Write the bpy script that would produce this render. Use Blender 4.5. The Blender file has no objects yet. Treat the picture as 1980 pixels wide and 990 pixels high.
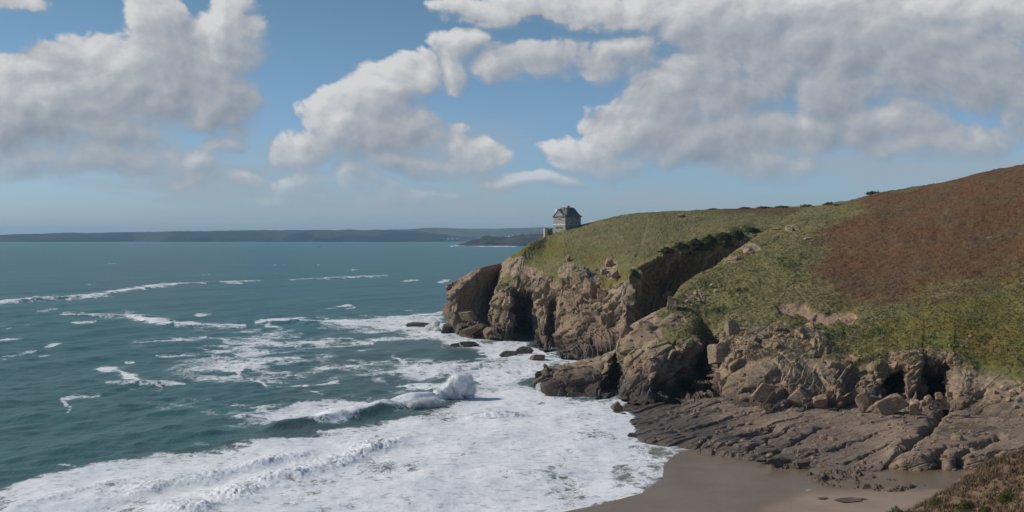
import bpy, math, random
import numpy as np, time
T0 = time.time()
rng = np.random.default_rng(11)
random.seed(5)
F, H, HY = 2123.0, 38.0, 458.0       # focal length in photo pixels, eye height above the sea, horizon row
C = bpy.context.scene.collection

def W(px, py, Y):
    """A point seen at photo pixel (px, py) that lies Y metres ahead."""
    return np.array([(px - 990.0) / F * Y, Y, H + (HY - py) / F * Y])
def S(px, py, z=0.0):
    """The point on the level z seen at photo pixel (px, py)."""
    return W(px, py, (H - z) * F / (py - HY))
def proj(P):
    Y = np.maximum(P[..., 1], 1.0)
    return 990 + F * P[..., 0] / Y, HY - F * (P[..., 2] - H) / Y

# ------------------------------------------------------------------ noise
def hsh(x, y, z, seed):
    h = (x.astype(np.int64) * 374761393 + y.astype(np.int64) * 668265263 + z.astype(np.int64) * 2147483647 * 3 + seed * 1274126177) & 0xFFFFFFFF
    h = ((h ^ (h >> 13)) * 1274126177) & 0xFFFFFFFF
    h = ((h ^ (h >> 16)) * 2246822519) & 0xFFFFFFFF
    return h ^ (h >> 15)
def h01(x, y, z, seed):
    return (hsh(x, y, z, seed) & 0xFFFFFF).astype(np.float32) / 16777215.0
def vnoise(P, seed=0):
    P = np.asarray(P, np.float64)
    i = np.floor(P).astype(np.int64); f = (P - i).astype(np.float32)
    u = f * f * f * (f * (f * 6 - 15) + 10)
    r = 0
    for dx in (0, 1):
        wx = u[..., 0] if dx else 1 - u[..., 0]
        for dy in (0, 1):
            wy = u[..., 1] if dy else 1 - u[..., 1]
            for dz in (0, 1):
                wz = u[..., 2] if dz else 1 - u[..., 2]
                r = r + wx * wy * wz * h01(i[..., 0] + dx, i[..., 1] + dy, i[..., 2] + dz, seed)
    return r * 2 - 1
def fbm(P, scale, octaves=4, seed=0, gain=0.5):
    Q = np.asarray(P, np.float64) / scale
    a, t, r = 1.0, 0.0, 0
    for k in range(octaves):
        r = r + a * vnoise(Q + 17.3 * k, seed + k); t += a
        a *= gain; Q = Q * 2.03
    return r / t * 1.6
def rotm(ax, ay, az):
    a, b, c = map(math.radians, (ax, ay, az))
    X = np.array([[1, 0, 0], [0, math.cos(a), -math.sin(a)], [0, math.sin(a), math.cos(a)]])
    Yy = np.array([[math.cos(b), 0, math.sin(b)], [0, 1, 0], [-math.sin(b), 0, math.cos(b)]])
    Z = np.array([[math.cos(c), -math.sin(c), 0], [math.sin(c), math.cos(c), 0], [0, 0, 1]])
    return Z @ Yy @ X
JOINT = rotm(14, -24, 25)             # the granite's joint planes dip this way
def cells(P, size, seed, R=JOINT, tiltw=1.1, soft=.05):
    """Blocky cells: returns facet height (-1..1), crack strength (0..1)."""
    wv = np.stack([vnoise(P / (size[0] * .55) + 31.7 * j, seed + 60 + j) for j in range(3)], 1) * min(size) * .30
    Q = ((P + wv) @ R) / np.array(size)
    b = np.floor(Q).astype(np.int64)
    n = len(P)
    d1 = np.full(n, 9., np.float32); d2 = np.full(n, 9., np.float32)
    rel = np.zeros((n, 3), np.float32); idn = np.zeros((n, 3), np.int64)
    for dx in (-1, 0, 1):
        for dy in (-1, 0, 1):
            for dz in (-1, 0, 1):
                cx, cy, cz = b[:, 0] + dx, b[:, 1] + dy, b[:, 2] + dz
                v = np.stack([Q[:, 0] - cx - .12 - .76 * h01(cx, cy, cz, seed), Q[:, 1] - cy - .12 - .76 * h01(cx, cy, cz, seed + 1),
                              Q[:, 2] - cz - .12 - .76 * h01(cx, cy, cz, seed + 2)], 1).astype(np.float32)
                d = .35 * np.sqrt((v * v).sum(1)) + .65 * np.abs(v).max(1)
                m = d < d1
                d2 = np.where(m, d1, np.minimum(d2, d))
                d1 = np.where(m, d, d1)
                rel[m] = v[m]
                idn[m, 0] = cx[m]; idn[m, 1] = cy[m]; idn[m, 2] = cz[m]
    g = np.stack([h01(idn[:, 0], idn[:, 1], idn[:, 2], seed + 10 + k) * 2 - 1 for k in range(4)], 1)
    facet = (.55 * g[:, 3] + tiltw * (rel * g[:, :3]).sum(1)) * sstep(-.01, soft, d2 - d1)
    crack = np.exp(-((d2 - d1) / .04) ** 2)
    return facet, crack
def sstep(a, b, x):
    t = np.clip((x - a) / (b - a), 0, 1)
    return t * t * (3 - 2 * t)
def seg_dist(x, y, poly, closed=False):
    """distance to a polyline, with the sign of the side (positive on the left in a right-handed plane)."""
    best = np.full(x.shape, 1e9); side = np.zeros(x.shape); par = np.zeros(x.shape)
    pts = list(poly) + ([poly[0]] if closed else [])
    for k in range(len(pts) - 1):
        (ax, ay), (bx, by) = pts[k][:2], pts[k + 1][:2]
        vx, vy = bx - ax, by - ay; L2 = vx * vx + vy * vy + 1e-9
        t = np.clip(((x - ax) * vx + (y - ay) * vy) / L2, 0, 1)
        dx, dy = x - ax - t * vx, y - ay - t * vy
        d = np.sqrt(dx * dx + dy * dy)
        m = d < best
        best = np.where(m, d, best); side = np.where(m, np.sign(vx * dy - vy * dx), side); par = np.where(m, k + t, par)
    return best, side, par
def in_poly(x, y, poly):
    r = np.zeros(x.shape, bool)
    n = len(poly)
    for k in range(n):
        ax, ay = poly[k]; bx, by = poly[(k + 1) % n]
        c = ((ay > y) != (by > y)) & (x < (bx - ax) * (y - ay) / (by - ay + 1e-12) + ax)
        r ^= c
    return r
def soft_poly(x, y, poly, soft):
    d, _, _ = seg_dist(x, y, poly, True)
    d = np.where(in_poly(x, y, poly), d, -d)
    return sstep(-soft, soft, d)

# ------------------------------------------------------------------ object helpers
def tag(o, label=None, cat=None, group=None, kind=None):
    for k, v in (('label', label), ('category', cat), ('group', group), ('kind', kind)):
        if v: o[k] = v
    return o
def link(name, me, mat=None, parent=None):
    o = bpy.data.objects.new(name, me); C.objects.link(o)
    if mat: me.materials.append(mat)
    if parent: o.parent = parent
    return o
def mesh_from(name, V, polys, smooth=False):
    me = bpy.data.meshes.new(name); me.from_pydata([tuple(map(float, v)) for v in V], [], polys)
    me.polygons.foreach_set('use_smooth', [smooth] * len(me.polygons)); me.update()
    return me
def grid_mesh(name, P, attrs=None, smooth=True):
    m, n = P.shape[:2]
    me = bpy.data.meshes.new(name)
    me.vertices.add(m * n); me.vertices.foreach_set('co', P.reshape(-1).astype(np.float32))
    idx = np.arange(m * n).reshape(m, n)
    q = np.stack([idx[:-1, :-1], idx[1:, :-1], idx[1:, 1:], idx[:-1, 1:]], -1).reshape(-1, 4)
    k = len(q)
    me.loops.add(k * 4); me.loops.foreach_set('vertex_index', q.reshape(-1).astype(np.int32))
    me.polygons.add(k); me.polygons.foreach_set('loop_start', np.arange(0, k * 4, 4, dtype=np.int32))
    sm = np.full(k, bool(smooth)) if not hasattr(smooth, 'shape') else smooth.reshape(m, n)[:-1, :-1].reshape(-1)
    me.polygons.foreach_set('use_smooth', sm)
    for a, v in (attrs or {}).items():
        v = np.asarray(v, np.float32)
        if v.ndim == 3:
            at = me.attributes.new(a, 'FLOAT_COLOR', 'POINT'); at.data.foreach_set('color', v.reshape(-1))
        else:
            at = me.attributes.new(a, 'FLOAT', 'POINT'); at.data.foreach_set('value', v.reshape(-1))
    me.update(calc_edges=True); me.validate()
    return me
def pchip(x, Y, xs):
    """monotone cubic through (x, Y[k]) for every channel of Y."""
    h = np.diff(x); sh = (-1,) + (1,) * (Y.ndim - 1)
    d = np.diff(Y, axis=0) / h.reshape(sh)
    m = np.zeros_like(Y)
    w1, w2 = (2 * h[1:] + h[:-1]).reshape(sh), (h[1:] + 2 * h[:-1]).reshape(sh)
    ok = d[:-1] * d[1:] > 0
    den = w1 / np.where(ok, d[:-1], 1) + w2 / np.where(ok, d[1:], 1)
    m[1:-1] = np.where(ok, (w1 + w2) / np.where(ok, den, 1), 0)
    m[0], m[-1] = d[0], d[-1]
    k = np.clip(np.searchsorted(x, xs, 'right') - 1, 0, len(h) - 1)
    t = ((xs - x[k]) / h[k]).reshape(sh); hk = h[k].reshape(sh)
    return ((2 * t**3 - 3 * t**2 + 1) * Y[k] + (t**3 - 2 * t**2 + t) * hk * m[k] + (-2 * t**3 + 3 * t**2) * Y[k + 1] + (t**3 - t**2) * hk * m[k + 1])
def loft(stations, dens=0.9, rdens=0.9, maxrows=None):
    """stations[s][r] = (px, py, Y); returns world points (rows, cols, 3) and rail parameter per row, station parameter per column."""
    T = np.array(stations, float)
    P = np.stack([np.stack([W(*p) for p in st]) for st in T])           # S,R,3
    cs = [0.0]; cols = []
    for k in range(len(T) - 1):
        dpx = np.abs(T[k + 1, :, 0] - T[k, :, 0])[1:6]
        ym = (T[k + 1, :, 2] + T[k, :, 2])[1:6] / 2
        dz = np.abs(T[k + 1, :, 2] - T[k, :, 2])[1:6] * F / ym * .45
        n = max(4, int(np.percentile(np.sqrt(dpx**2 + dz**2), 70) / dens))
        cols.append(k + np.arange(n) / n)
    cols = np.concatenate(cols + [[len(T) - 1]])
    Q = pchip(np.arange(len(T)).astype(float), P, cols)                  # cols,R,3
    rows = []
    R = P.shape[1]
    for r in range(R - 1):
        a, b = T[:, r], T[:, r + 1]
        d = np.hypot(a[:, 0] - b[:, 0], a[:, 1] - b[:, 1]) + np.abs(a[:, 2] - b[:, 2]) * .25
        n = max(3, int(np.percentile(d, 80) / rdens))
        if maxrows and maxrows[r]: n = min(n, maxrows[r])
        rows.append(r + np.arange(n) / n)
    rows = np.concatenate(rows + [[R - 1]])
    G = pchip(np.arange(R).astype(float), np.swapaxes(Q, 0, 1), rows)    # rows,cols,3
    return G, rows, cols
def blur(A, r):
    for ax in (0, 1):
        pad = [(0, 0)] * A.ndim; pad[ax] = (r + 1, r)
        c = np.cumsum(np.pad(A, pad, mode='edge'), axis=ax); n = A.shape[ax]
        A = (np.take(c, np.arange(2 * r + 1, 2 * r + 1 + n), axis=ax) - np.take(c, np.arange(n), axis=ax)) / (2 * r + 1)
    return A
def normals(G):
    du = np.gradient(G, axis=1); dv = np.gradient(G, axis=0)
    n = np.cross(du, dv)
    return n / (np.linalg.norm(n, axis=-1, keepdims=True) + 1e-9)

# ------------------------------------------------------------------ materials
class NT:
    def __init__(s, tree): s.t = tree
    def n(s, typ, ins=None, **kw):
        nd = s.t.nodes.new(typ)
        for k, v in kw.items(): setattr(nd, k, v)
        for k, v in (ins or {}).items(): s.put(nd.inputs[k], v)
        return nd
    def put(s, sock, v):
        if isinstance(v, bpy.types.NodeSocket): s.t.links.new(v, sock)
        elif isinstance(v, bpy.types.Node): s.t.links.new(v.outputs[0], sock)
        else:
            if sock.type == 'RGBA' and not hasattr(v, '__len__'): v = (v, v, v, 1)
            if sock.type == 'RGBA' and len(v) == 3: v = (*v, 1)
            sock.default_value = v
    def math(s, op, a, b=0.0, c=None, clamp=False):
        nd = s.n('ShaderNodeMath', operation=op, use_clamp=clamp); s.put(nd.inputs[0], a); s.put(nd.inputs[1], b)
        if c is not None: s.put(nd.inputs[2], c)
        return nd.outputs[0]
    def vm(s, op, a, b=None, c=None):
        nd = s.n('ShaderNodeVectorMath', operation=op); s.put(nd.inputs[0], a)
        if b is not None: s.put(nd.inputs[3 if op == 'SCALE' else 1], b)
        if c is not None: s.put(nd.inputs[2], c)
        return nd.outputs['Value' if op in ('DOT_PRODUCT', 'LENGTH', 'DISTANCE') else 'Vector']
    def mix(s, f, a, b):
        nd = s.n('ShaderNodeMix', data_type='RGBA'); s.put(nd.inputs[0], f); s.put(nd.inputs[6], a); s.put(nd.inputs[7], b)
        return nd.outputs[2]
    def ramp(s, f, lo, hi, a=0.0, b=1.0, smooth=True):
        nd = s.n('ShaderNodeMapRange', interpolation_type='SMOOTHSTEP' if smooth else 'LINEAR', clamp=True)
        for k, v in enumerate((f, lo, hi, a, b)): s.put(nd.inputs[k], v)
        return nd.outputs[0]
    def noise(s, vec, scale, detail=4, rough=.55, dist=0.0, lac=2.0):
        nd = s.n('ShaderNodeTexNoise', {'Vector': vec, 'Scale': scale, 'Detail': detail, 'Roughness': rough, 'Distortion': dist, 'Lacunarity': lac})
        return nd.outputs[0]
    def attr(s, name, ch=None):
        nd = s.n('ShaderNodeAttribute', attribute_name=name)
        if ch is None: return nd.outputs['Fac']
        if ch == 'A': return nd.outputs['Alpha']
        sp = s.n('ShaderNodeSeparateColor', {0: nd.outputs['Color']})
        return sp.outputs['RGB'.index(ch)]
def new_mat(name):
    m = bpy.data.materials.new(name); m.use_nodes = True
    t = m.node_tree; t.nodes.clear()
    k = NT(t)
    out = k.n('ShaderNodeOutputMaterial'); bs = k.n('ShaderNodeBsdfPrincipled')
    t.links.new(bs.outputs[0], out.inputs[0])
    return m, k, bs, out
def rock_colour(k, pos, dark=1.0):
    n1 = k.noise(pos, .16, 5, .6); n2 = k.noise(pos, 1.1, 6, .7); n3 = k.noise(pos, 4.5, 4, .7)
    c = k.mix(k.ramp(n1, .35, .65), tuple(v * dark for v in (.255, .178, .114)), tuple(v * dark for v in (.34, .23, .145)))
    c = k.mix(k.ramp(n2, .52, .72, 0, .75), c, tuple(v * dark for v in (.45, .35, .23)))
    c = k.mix(k.ramp(n2, .46, .30, 0, .85), c, tuple(v * dark for v in (.105, .083, .066)))
    c = k.mix(k.ramp(n3, .55, .75, 0, .5), c, tuple(v * dark for v in (.14, .115, .09)))
    n4 = k.noise(pos, .09, 3, .5)
    c = k.mix(k.ramp(n4, .52, .66, 0, .55), c, tuple(v * dark for v in (.30, .175, .118)))
    c = k.mix(k.ramp(n4, .47, .34, 0, .6), c, tuple(v * dark for v in (.20, .168, .138)))
    # thin dark joints in two directions
    for rot, sc, w in (((.3, .5, .4), 1.6, .07), ((1.2, .2, 1.1), 2.3, .06)):
        mp = k.n('ShaderNodeMapping', {'Vector': pos, 'Rotation': rot, 'Scale': (.18, .35, 1.0)})
        nn = k.noise(mp.outputs[0], sc, 3, .6, .4)
        ln = k.ramp(k.math('ABSOLUTE', k.math('SUBTRACT', nn, .5)), 0, w * .55, .6, 0)
        c = k.mix(ln, c, (.07, .056, .046))
    return c, n2, n3
def veg_colour(k, pos, pal, s1=.07, s2=.6, s3=2.6, ns=None):
    n1, n2, n3 = ns or (k.noise(pos, s1, 4, .6), k.noise(pos, s2, 4, .65), k.noise(pos, s3, 3, .7))
    c = k.mix(k.ramp(n1, .38, .64), pal[0], pal[1])
    c = k.mix(k.ramp(n2, .48, .68, 0, .8), c, pal[2])
    c = k.mix(k.ramp(n3, .53, .68, 0, .65), c, pal[3])
    c = k.mix(k.ramp(n2, .45, .30, 0, .55), c, tuple(.45 * v for v in pal[0]))
    return c, n2, n3
def make_terrain_mat():
    m, k, bs, out = new_mat('cliff_and_heath')
    pos = k.n('ShaderNodeNewGeometry').outputs['Position']
    ns = (k.noise(pos, .07, 4, .6), k.noise(pos, .6, 4, .68), k.noise(pos, 2.6, 3, .7))
    rock, r2, r3 = rock_colour(k, pos)
    z = k.n('ShaderNodeSeparateXYZ', {0: pos}).outputs[2]
    wet = k.math('ADD', z, k.math('MULTIPLY', k.math('SUBTRACT', k.noise(pos, .25, 4), .5), 5.0))
    wetf = k.ramp(wet, 6.4, 2.2)
    rock = k.mix(k.math('MULTIPLY', wetf, .82), rock, (.058, .048, .040))
    lich = k.attr('zone_b', 'B')
    rock = k.mix(k.math('MULTIPLY', lich, k.ramp(ns[1], .42, .62, 0, .8)), rock, (.40, .315, .19))
    green, g2, g3 = veg_colour(k, pos, ((.124, .118, .041), (.185, .152, .061), (.225, .185, .080), (.088, .096, .033)), ns=ns)
    heath, h2, h3 = veg_colour(k, pos, ((.140, .062, .025), (.112, .069, .035), (.150, .090, .039), (.068, .042, .026)), ns=ns)
    gold, o2, o3 = veg_colour(k, pos, ((.170, .125, .028), (.130, .138, .025), (.185, .108, .032), (.086, .094, .022)), ns=ns)
    bush, b2, b3 = veg_colour(k, pos, ((.042, .055, .018), (.066, .076, .022), (.10, .104, .024), (.028, .038, .014)), ns=ns)
    edge = k.math('MULTIPLY', k.math('SUBTRACT', ns[1], .5), 1.1)
    def soft(a): return k.ramp(k.math('ADD', a, edge), .36, .64)
    wide = k.math('MULTIPLY', k.math('SUBTRACT', k.noise(pos, .13, 6, .68), .5), 2.3)
    veg = k.mix(k.ramp(k.math('ADD', k.attr('zone_a', 'G'), wide), .10, .90), green, heath)
    veg = k.mix(k.ramp(k.math('ADD', k.attr('zone_b', 'R'), wide), .2, .8), veg, gold)
    veg = k.mix(soft(k.attr('zone_b', 'G')), veg, bush)
    col = k.mix(soft(k.attr('zone_a', 'R')), rock, veg)
    bare, _, _ = veg_colour(k, pos, ((.31, .19, .115), (.36, .235, .15), (.42, .29, .195), (.20, .125, .08)), ns=ns)
    col = k.mix(soft(k.attr('zone_a', 'B')), col, bare)
    k.put(bs.inputs['Base Color'], col)
    k.put(bs.inputs['Roughness'], k.math('SUBTRACT', .92, k.math('MULTIPLY', wetf, .35)))
    bs.inputs['Specular IOR Level'].default_value = .25
    hgt = k.math('ADD', k.math('MULTIPLY', k.noise(pos, 1.3, 5, .68), 1.0), k.math('MULTIPLY', r3, .35))
    bp = k.n('ShaderNodeBump', {'Strength': .5, 'Distance': .45, 'Height': hgt})
    k.put(bs.inputs['Normal'], bp.outputs[0])
    return m
def make_rock_mat(name, dark=1.0, wetness=0.0):
    m, k, bs, out = new_mat(name)
    pos = k.n('ShaderNodeNewGeometry').outputs['Position']
    rock, r2, r3 = rock_colour(k, pos, dark)
    if wetness: rock = k.mix(k.ramp(k.noise(pos, .6, 4), .3, .6, wetness * .7, wetness), rock, (.045, .039, .033))
    k.put(bs.inputs['Base Color'], rock); k.put(bs.inputs['Roughness'], .9 - .4 * wetness)
    bs.inputs['Specular IOR Level'].default_value = .3
    hgt = k.math('ADD', k.noise(pos, 1.6, 7, .68), k.math('MULTIPLY', r3, .35))
    k.put(bs.inputs['Normal'], k.n('ShaderNodeBump', {'Strength': .7, 'Distance': .4, 'Height': hgt}).outputs[0])
    return m
def make_ledge_mat():
    m, k, bs, out = new_mat('wave_worn_rock')
    pos = k.n('ShaderNodeNewGeometry').outputs['Position']
    n1 = k.noise(pos, .12, 5, .6); n2 = k.noise(pos, .8, 6, .7); n3 = k.noise(pos, 3.5, 4, .7)
    c = k.mix(k.ramp(n1, .36, .64), (.215, .152, .104), (.285, .204, .142))
    c = k.mix(k.ramp(n2, .52, .70, 0, .7), c, (.30, .238, .185))
    c = k.mix(k.ramp(n2, .47, .32, 0, .75), c, (.110, .086, .066))
    c = k.mix(k.ramp(n3, .56, .74, 0, .6), c, (.065, .054, .045))
    c = k.mix(k.math('MULTIPLY', k.attr('wet'), .75), c, (.058, .048, .040))
    c = k.mix(k.math('MULTIPLY', k.attr('weed'), k.ramp(n2, .4, .6)), c, (.045, .050, .022))
    k.put(bs.inputs['Base Color'], c); k.put(bs.inputs['Roughness'], k.math('SUBTRACT', .85, k.math('MULTIPLY', k.attr('wet'), .4)))
    bs.inputs['Specular IOR Level'].default_value = .3
    hgt = k.math('ADD', k.noise(pos, 1.0, 7, .68), k.math('MULTIPLY', n3, .3))
    k.put(bs.inputs['Normal'], k.n('ShaderNodeBump', {'Strength': .7, 'Distance': .4, 'Height': hgt}).outputs[0])
    return m
def make_sand_mat():
    m, k, bs, out = new_mat('beach_sand')
    pos = k.n('ShaderNodeNewGeometry').outputs['Position']
    n1 = k.noise(pos, .10, 4, .55); n2 = k.noise(pos, .9, 5, .6)
    wet = k.attr('wet')
    dry = k.mix(k.ramp(n1, .4, .6), (.27, .20, .145), (.31, .232, .17))
    wt = k.mix(k.ramp(n1, .4, .6), (.175, .116, .064), (.200, .138, .082))
    c = k.mix(wet, dry, wt)
    c = k.mix(k.ramp(n2, .55, .75, 0, .18), c, (.10, .08, .06))
    c = k.mix(k.ramp(k.math('ADD', k.attr('foam'), k.math('MULTIPLY', k.math('SUBTRACT', k.noise(pos, .8, 5, .7), .5), 1.2)), .6, .8), c, (.6, .58, .53))
    k.put(bs.inputs['Base Color'], c)
    k.put(bs.inputs['Roughness'], k.math('SUBTRACT', .9, k.math('MULTIPLY', wet, .62)))
    k.put(bs.inputs['Specular IOR Level'], .32)
    k.put(bs.inputs['Normal'], k.n('ShaderNodeBump', {'Strength': .15, 'Distance': .12, 'Height': n2}).outputs[0])
    return m
def make_sea_mat():
    m, k, bs, out = new_mat('sea_water')
    pos = k.n('ShaderNodeNewGeometry').outputs['Position']
    sh = k.attr('shallow')
    n1 = k.noise(pos, .012, 3, .5)
    deep = k.mix(k.ramp(n1, .35, .65), (.015, .106, .112), (.026, .128, .128))
    c = k.mix(k.attr('sandy'), k.mix(sh, deep, (.070, .118, .102)), (.20, .175, .145))
    k.put(bs.inputs['Base Color'], c); bs.inputs['IOR'].default_value = 1.333; bs.inputs['Specular IOR Level'].default_value = .26
    k.put(bs.inputs['Roughness'], .32)
    st = k.n('ShaderNodeMapping', {'Vector': pos, 'Rotation': (0, 0, .55), 'Scale': (1, .6, 1)}).outputs[0]
    rip = k.math('ADD', k.math('MULTIPLY', k.noise(st, .30, 6, .66, .3), 1.0), k.math('MULTIPLY', k.noise(st, 1.3, 4, .65, .2), .4))
    k.put(bs.inputs['Normal'], k.n('ShaderNodeBump', {'Strength': .9, 'Distance': .5, 'Height': rip}).outputs[0])
    # foam
    f = k.attr('foam')
    w = k.vm('ADD', pos, k.vm('SCALE', k.n('ShaderNodeTexNoise', {'Vector': pos, 'Scale': .35, 'Detail': 3.0}).outputs['Color'], 2.2))
    ws = k.n('ShaderNodeMapping', {'Vector': w, 'Scale': (1.0, .55, 1.0)}).outputs[0]
    lace = k.math('ABSOLUTE', k.math('SUBTRACT', k.noise(ws, .42, 6, .62), .5))
    lace = k.ramp(lace, 0, .16, 1, 0, False)
    lace2 = k.ramp(k.math('ABSOLUTE', k.math('SUBTRACT', k.noise(ws, 1.3, 5, .62), .5)), 0, .17, 1, 0, False)
    tx = k.math('ADD', k.math('MULTIPLY', lace, .42), k.math('ADD', k.math('MULTIPLY', lace2, .28), k.math('MULTIPLY', k.noise(ws, .16, 4, .6), .5)))
    a = k.ramp(k.math('ADD', k.math('SUBTRACT', tx, 1.0), k.math('MULTIPLY', f, 1.25)), .0, .46)
    fm = k.n('ShaderNodeBsdfPrincipled')
    fn = k.noise(k.n('ShaderNodeMapping', {'Vector': pos, 'Scale': (.75, 1, 1)}).outputs[0], .62, 4, .6); fl = k.noise(pos, .07, 3, .55)
    fc = k.mix(k.ramp(fl, .38, .62), (.72, .735, .755), (.82, .818, .81))
    fc = k.mix(k.ramp(fn, .46, .33, 0, .62), fc, (.36, .385, .40))
    fc = k.mix(k.ramp(fn, .54, .66, 0, .6), fc, (.86, .86, .855))
    k.put(fm.inputs['Base Color'], fc)
    k.put(fm.inputs['Roughness'], .8); k.put(fm.inputs['Specular IOR Level'], .1)
    hb = k.math('ADD', k.noise(ws, .7, 4, .55), k.math('MULTIPLY', a, .6))
    k.put(fm.inputs['Normal'], k.n('ShaderNodeBump', {'Strength': .35, 'Distance': .35, 'Height': hb}).outputs[0])
    mx = k.n('ShaderNodeMixShader'); k.put(mx.inputs[0], a)
    k.t.links.new(bs.outputs[0], mx.inputs[1]); k.t.links.new(fm.outputs[0], mx.inputs[2]); k.t.links.new(mx.outputs[0], out.inputs[0])
    return m
def make_spray_mat():
    m, k, bs, out = new_mat('white_spray')
    pos = k.n('ShaderNodeNewGeometry').outputs['Position']
    k.put(bs.inputs['Base Color'], (.80, .80, .80)); k.put(bs.inputs['Roughness'], 1.0); k.put(bs.inputs['Specular IOR Level'], 0.0)
    k.put(bs.inputs['Subsurface Weight'], .5); bs.inputs['Subsurface Radius'].default_value = (1, 1, 1); k.put(bs.inputs['Subsurface Scale'], .5)
    k.put(bs.inputs['Normal'], k.n('ShaderNodeBump', {'Strength': .5, 'Distance': .3, 'Height': k.noise(pos, 1.5, 5, .6)}).outputs[0])
    return m
def flat_mat(name, col, rough=.85, var=.25, scale=3.0, spec=.3):
    m, k, bs, out = new_mat(name)
    pos = k.n('ShaderNodeTexCoord').outputs['Object']
    n = k.noise(pos, scale, 5, .65)
    k.put(bs.inputs['Base Color'], k.mix(k.ramp(n, .35, .65), tuple(v * (1 - var) for v in col), tuple(v * (1 + var) for v in col)))
    k.put(bs.inputs['Roughness'], rough); k.put(bs.inputs['Specular IOR Level'], spec)
    k.put(bs.inputs['Normal'], k.n('ShaderNodeBump', {'Strength': .3, 'Distance': .05, 'Height': n}).outputs[0])
    return m
def veg_mat(name, pal, s=(.4, 2., 7.)):
    m, k, bs, out = new_mat(name)
    pos = k.n('ShaderNodeNewGeometry').outputs['Position']
    c, _, _ = veg_colour(k, pos, pal, *s)
    k.put(bs.inputs['Base Color'], c); k.put(bs.inputs['Roughness'], .9); k.put(bs.inputs['Specular IOR Level'], .15)
    return m

M_TERR = make_terrain_mat(); M_LEDGE = make_ledge_mat(); M_SAND = make_sand_mat(); M_SEA = make_sea_mat(); M_SPRAY = make_spray_mat()
M_ROCK = make_rock_mat('granite', 1.0); M_PALE = make_rock_mat('pale_granite', 1.35); M_WETROCK = make_rock_mat('wet_rock', .8, .9); M_DAMP = make_rock_mat('damp_rock', .8, .45); M_WHITE = make_rock_mat('whitish_granite', 1.75)
M_FAR3 = None
HAZE = 5e-5
#@@SETTING
# ------------------------------------------------------------------ far headland (loft A): foot, low, mid, veg edge, slope, crest, back, back foot
A = [
 [(853,642,441),(868,610,438),(876,590,438),(862,578,436),(863,562,437),(872,546,441),(874,560,462),(870,640,474)],
 [(880,650,424),(880,613,430),(885,590,431),(880,566,430),(884,552,439),(892,538,445),(892,550,464),(885,640,476)],
 [(925,656,409),(925,612,438),(928,580,446),(925,534,443),(926,527,443),(929,517,448),(929,530,466),(925,640,478)],
 [(946,658,404),(952,618,448),(958,580,462),(966,522,460),(968,516,461),(970,508,463),(970,520,472),(965,640,480)],
 [(950,659,402),(950,622,424),(948,600,428),(958,566,432),(976,528,440),(982,500,452),(984,520,475),(980,640,485)],
 [(972,660,399),(960,622,412),(955,595,416),(966,556,423),(984,530,432),(996,491,454),(998,520,480),(995,640,490)],
 [(990,660,399),(985,625,408),(982,590,412),(992,552,419),(1002,520,432),(1012,480,458),(1014,520,490),(1010,640,500)],
 [(1002,661,418),(1000,630,448),(1000,592,448),(1005,560,420),(1012,520,433),(1024,472,464),(1028,520,500),(1026,640,510)],
 [(1030,661,418),(1034,630,450),(1034,588,448),(1030,562,417),(1034,516,432),(1044,462,482),(1046,500,510),(1046,640,520)],
 [(1038,672,377),(1036,640,398),(1040,605,406),(1046,562,412),(1054,512,430),(1060,457,497),(1062,475,515),(1062,600,530)],
 [(1056,684,357),(1054,645,394),(1056,605,402),(1064,560,408),(1072,508,427),(1078,452,502),(1080,470,520),(1080,600,535)],
 [(1066,692,345),(1066,655,402),(1068,610,410),(1080,562,404),(1088,506,424),(1094,446,505),(1096,460,525),(1096,600,540)],
 [(1082,695,340),(1078,655,380),(1084,605,392),(1098,560,400),(1106,505,422),(1112,441,508),(1114,452,530),(1114,600,545)],
 [(1110,697,337),(1108,660,362),(1108,615,380),(1122,560,395),(1134,503,420),(1142,431,512),(1144,440,540),(1144,600,560)],
 [(1150,699,334),(1150,660,356),(1148,605,374),(1160,556,388),(1170,500,416),(1180,421,516),(1182,428,545),(1182,600,570)],
 [(1188,701,332),(1188,662,350),(1186,610,366),(1190,556,378),(1204,500,410),(1222,414,520),(1224,422,555),(1224,600,580)],
 [(1212,701,332),(1212,660,348),(1212,600,360),(1210,548,372),(1226,508,398),(1252,411,522),(1254,420,560),(1254,600,590)],
 [(1219,700,366),(1219,655,380),(1220,600,386),(1219,541,377),(1234,506,398),(1264,410,523),(1266,420,562),(1266,600,592)],
 [(1240,680,398),(1240,640,404),(1240,580,405),(1244,518,390),(1256,494,404),(1292,409,526),(1294,420,570),(1294,600,595)],
 [(1295,640,406),(1295,600,410),(1293,545,410),(1295,492,398),(1305,472,420),(1332,407,531),(1334,420,575),(1334,600,600)],
 [(1345,610,410),(1345,575,412),(1345,525,411),(1350,474,404),(1360,456,432),(1390,405,540),(1392,418,585),(1392,600,610)],
 [(1400,580,410),(1400,550,412),(1400,505,411),(1400,470,410),(1408,446,440),(1430,404,548),(1432,418,590),(1432,600,620)],
 [(1440,560,414),(1440,530,416),(1436,495,416),(1436,466,415),(1446,434,450),(1466,403,556),(1468,418,600),(1468,600,630)],
 [(1520,540,430),(1520,500,432),(1515,470,432),(1510,448,432),(1515,424,465),(1530,401,566),(1532,418,610),(1532,600,640)],
 [(1620,520,450),(1620,490,452),(1615,460,452),(1610,440,452),(1610,418,480),(1620,399,576),(1620,418,620),(1620,600,650)],
 [(1760,520,470),(1760,490,472),(1760,460,472),(1760,440,472),(1760,418,500),(1760,399,590),(1760,418,630),(1760,600,660)],
]
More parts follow.
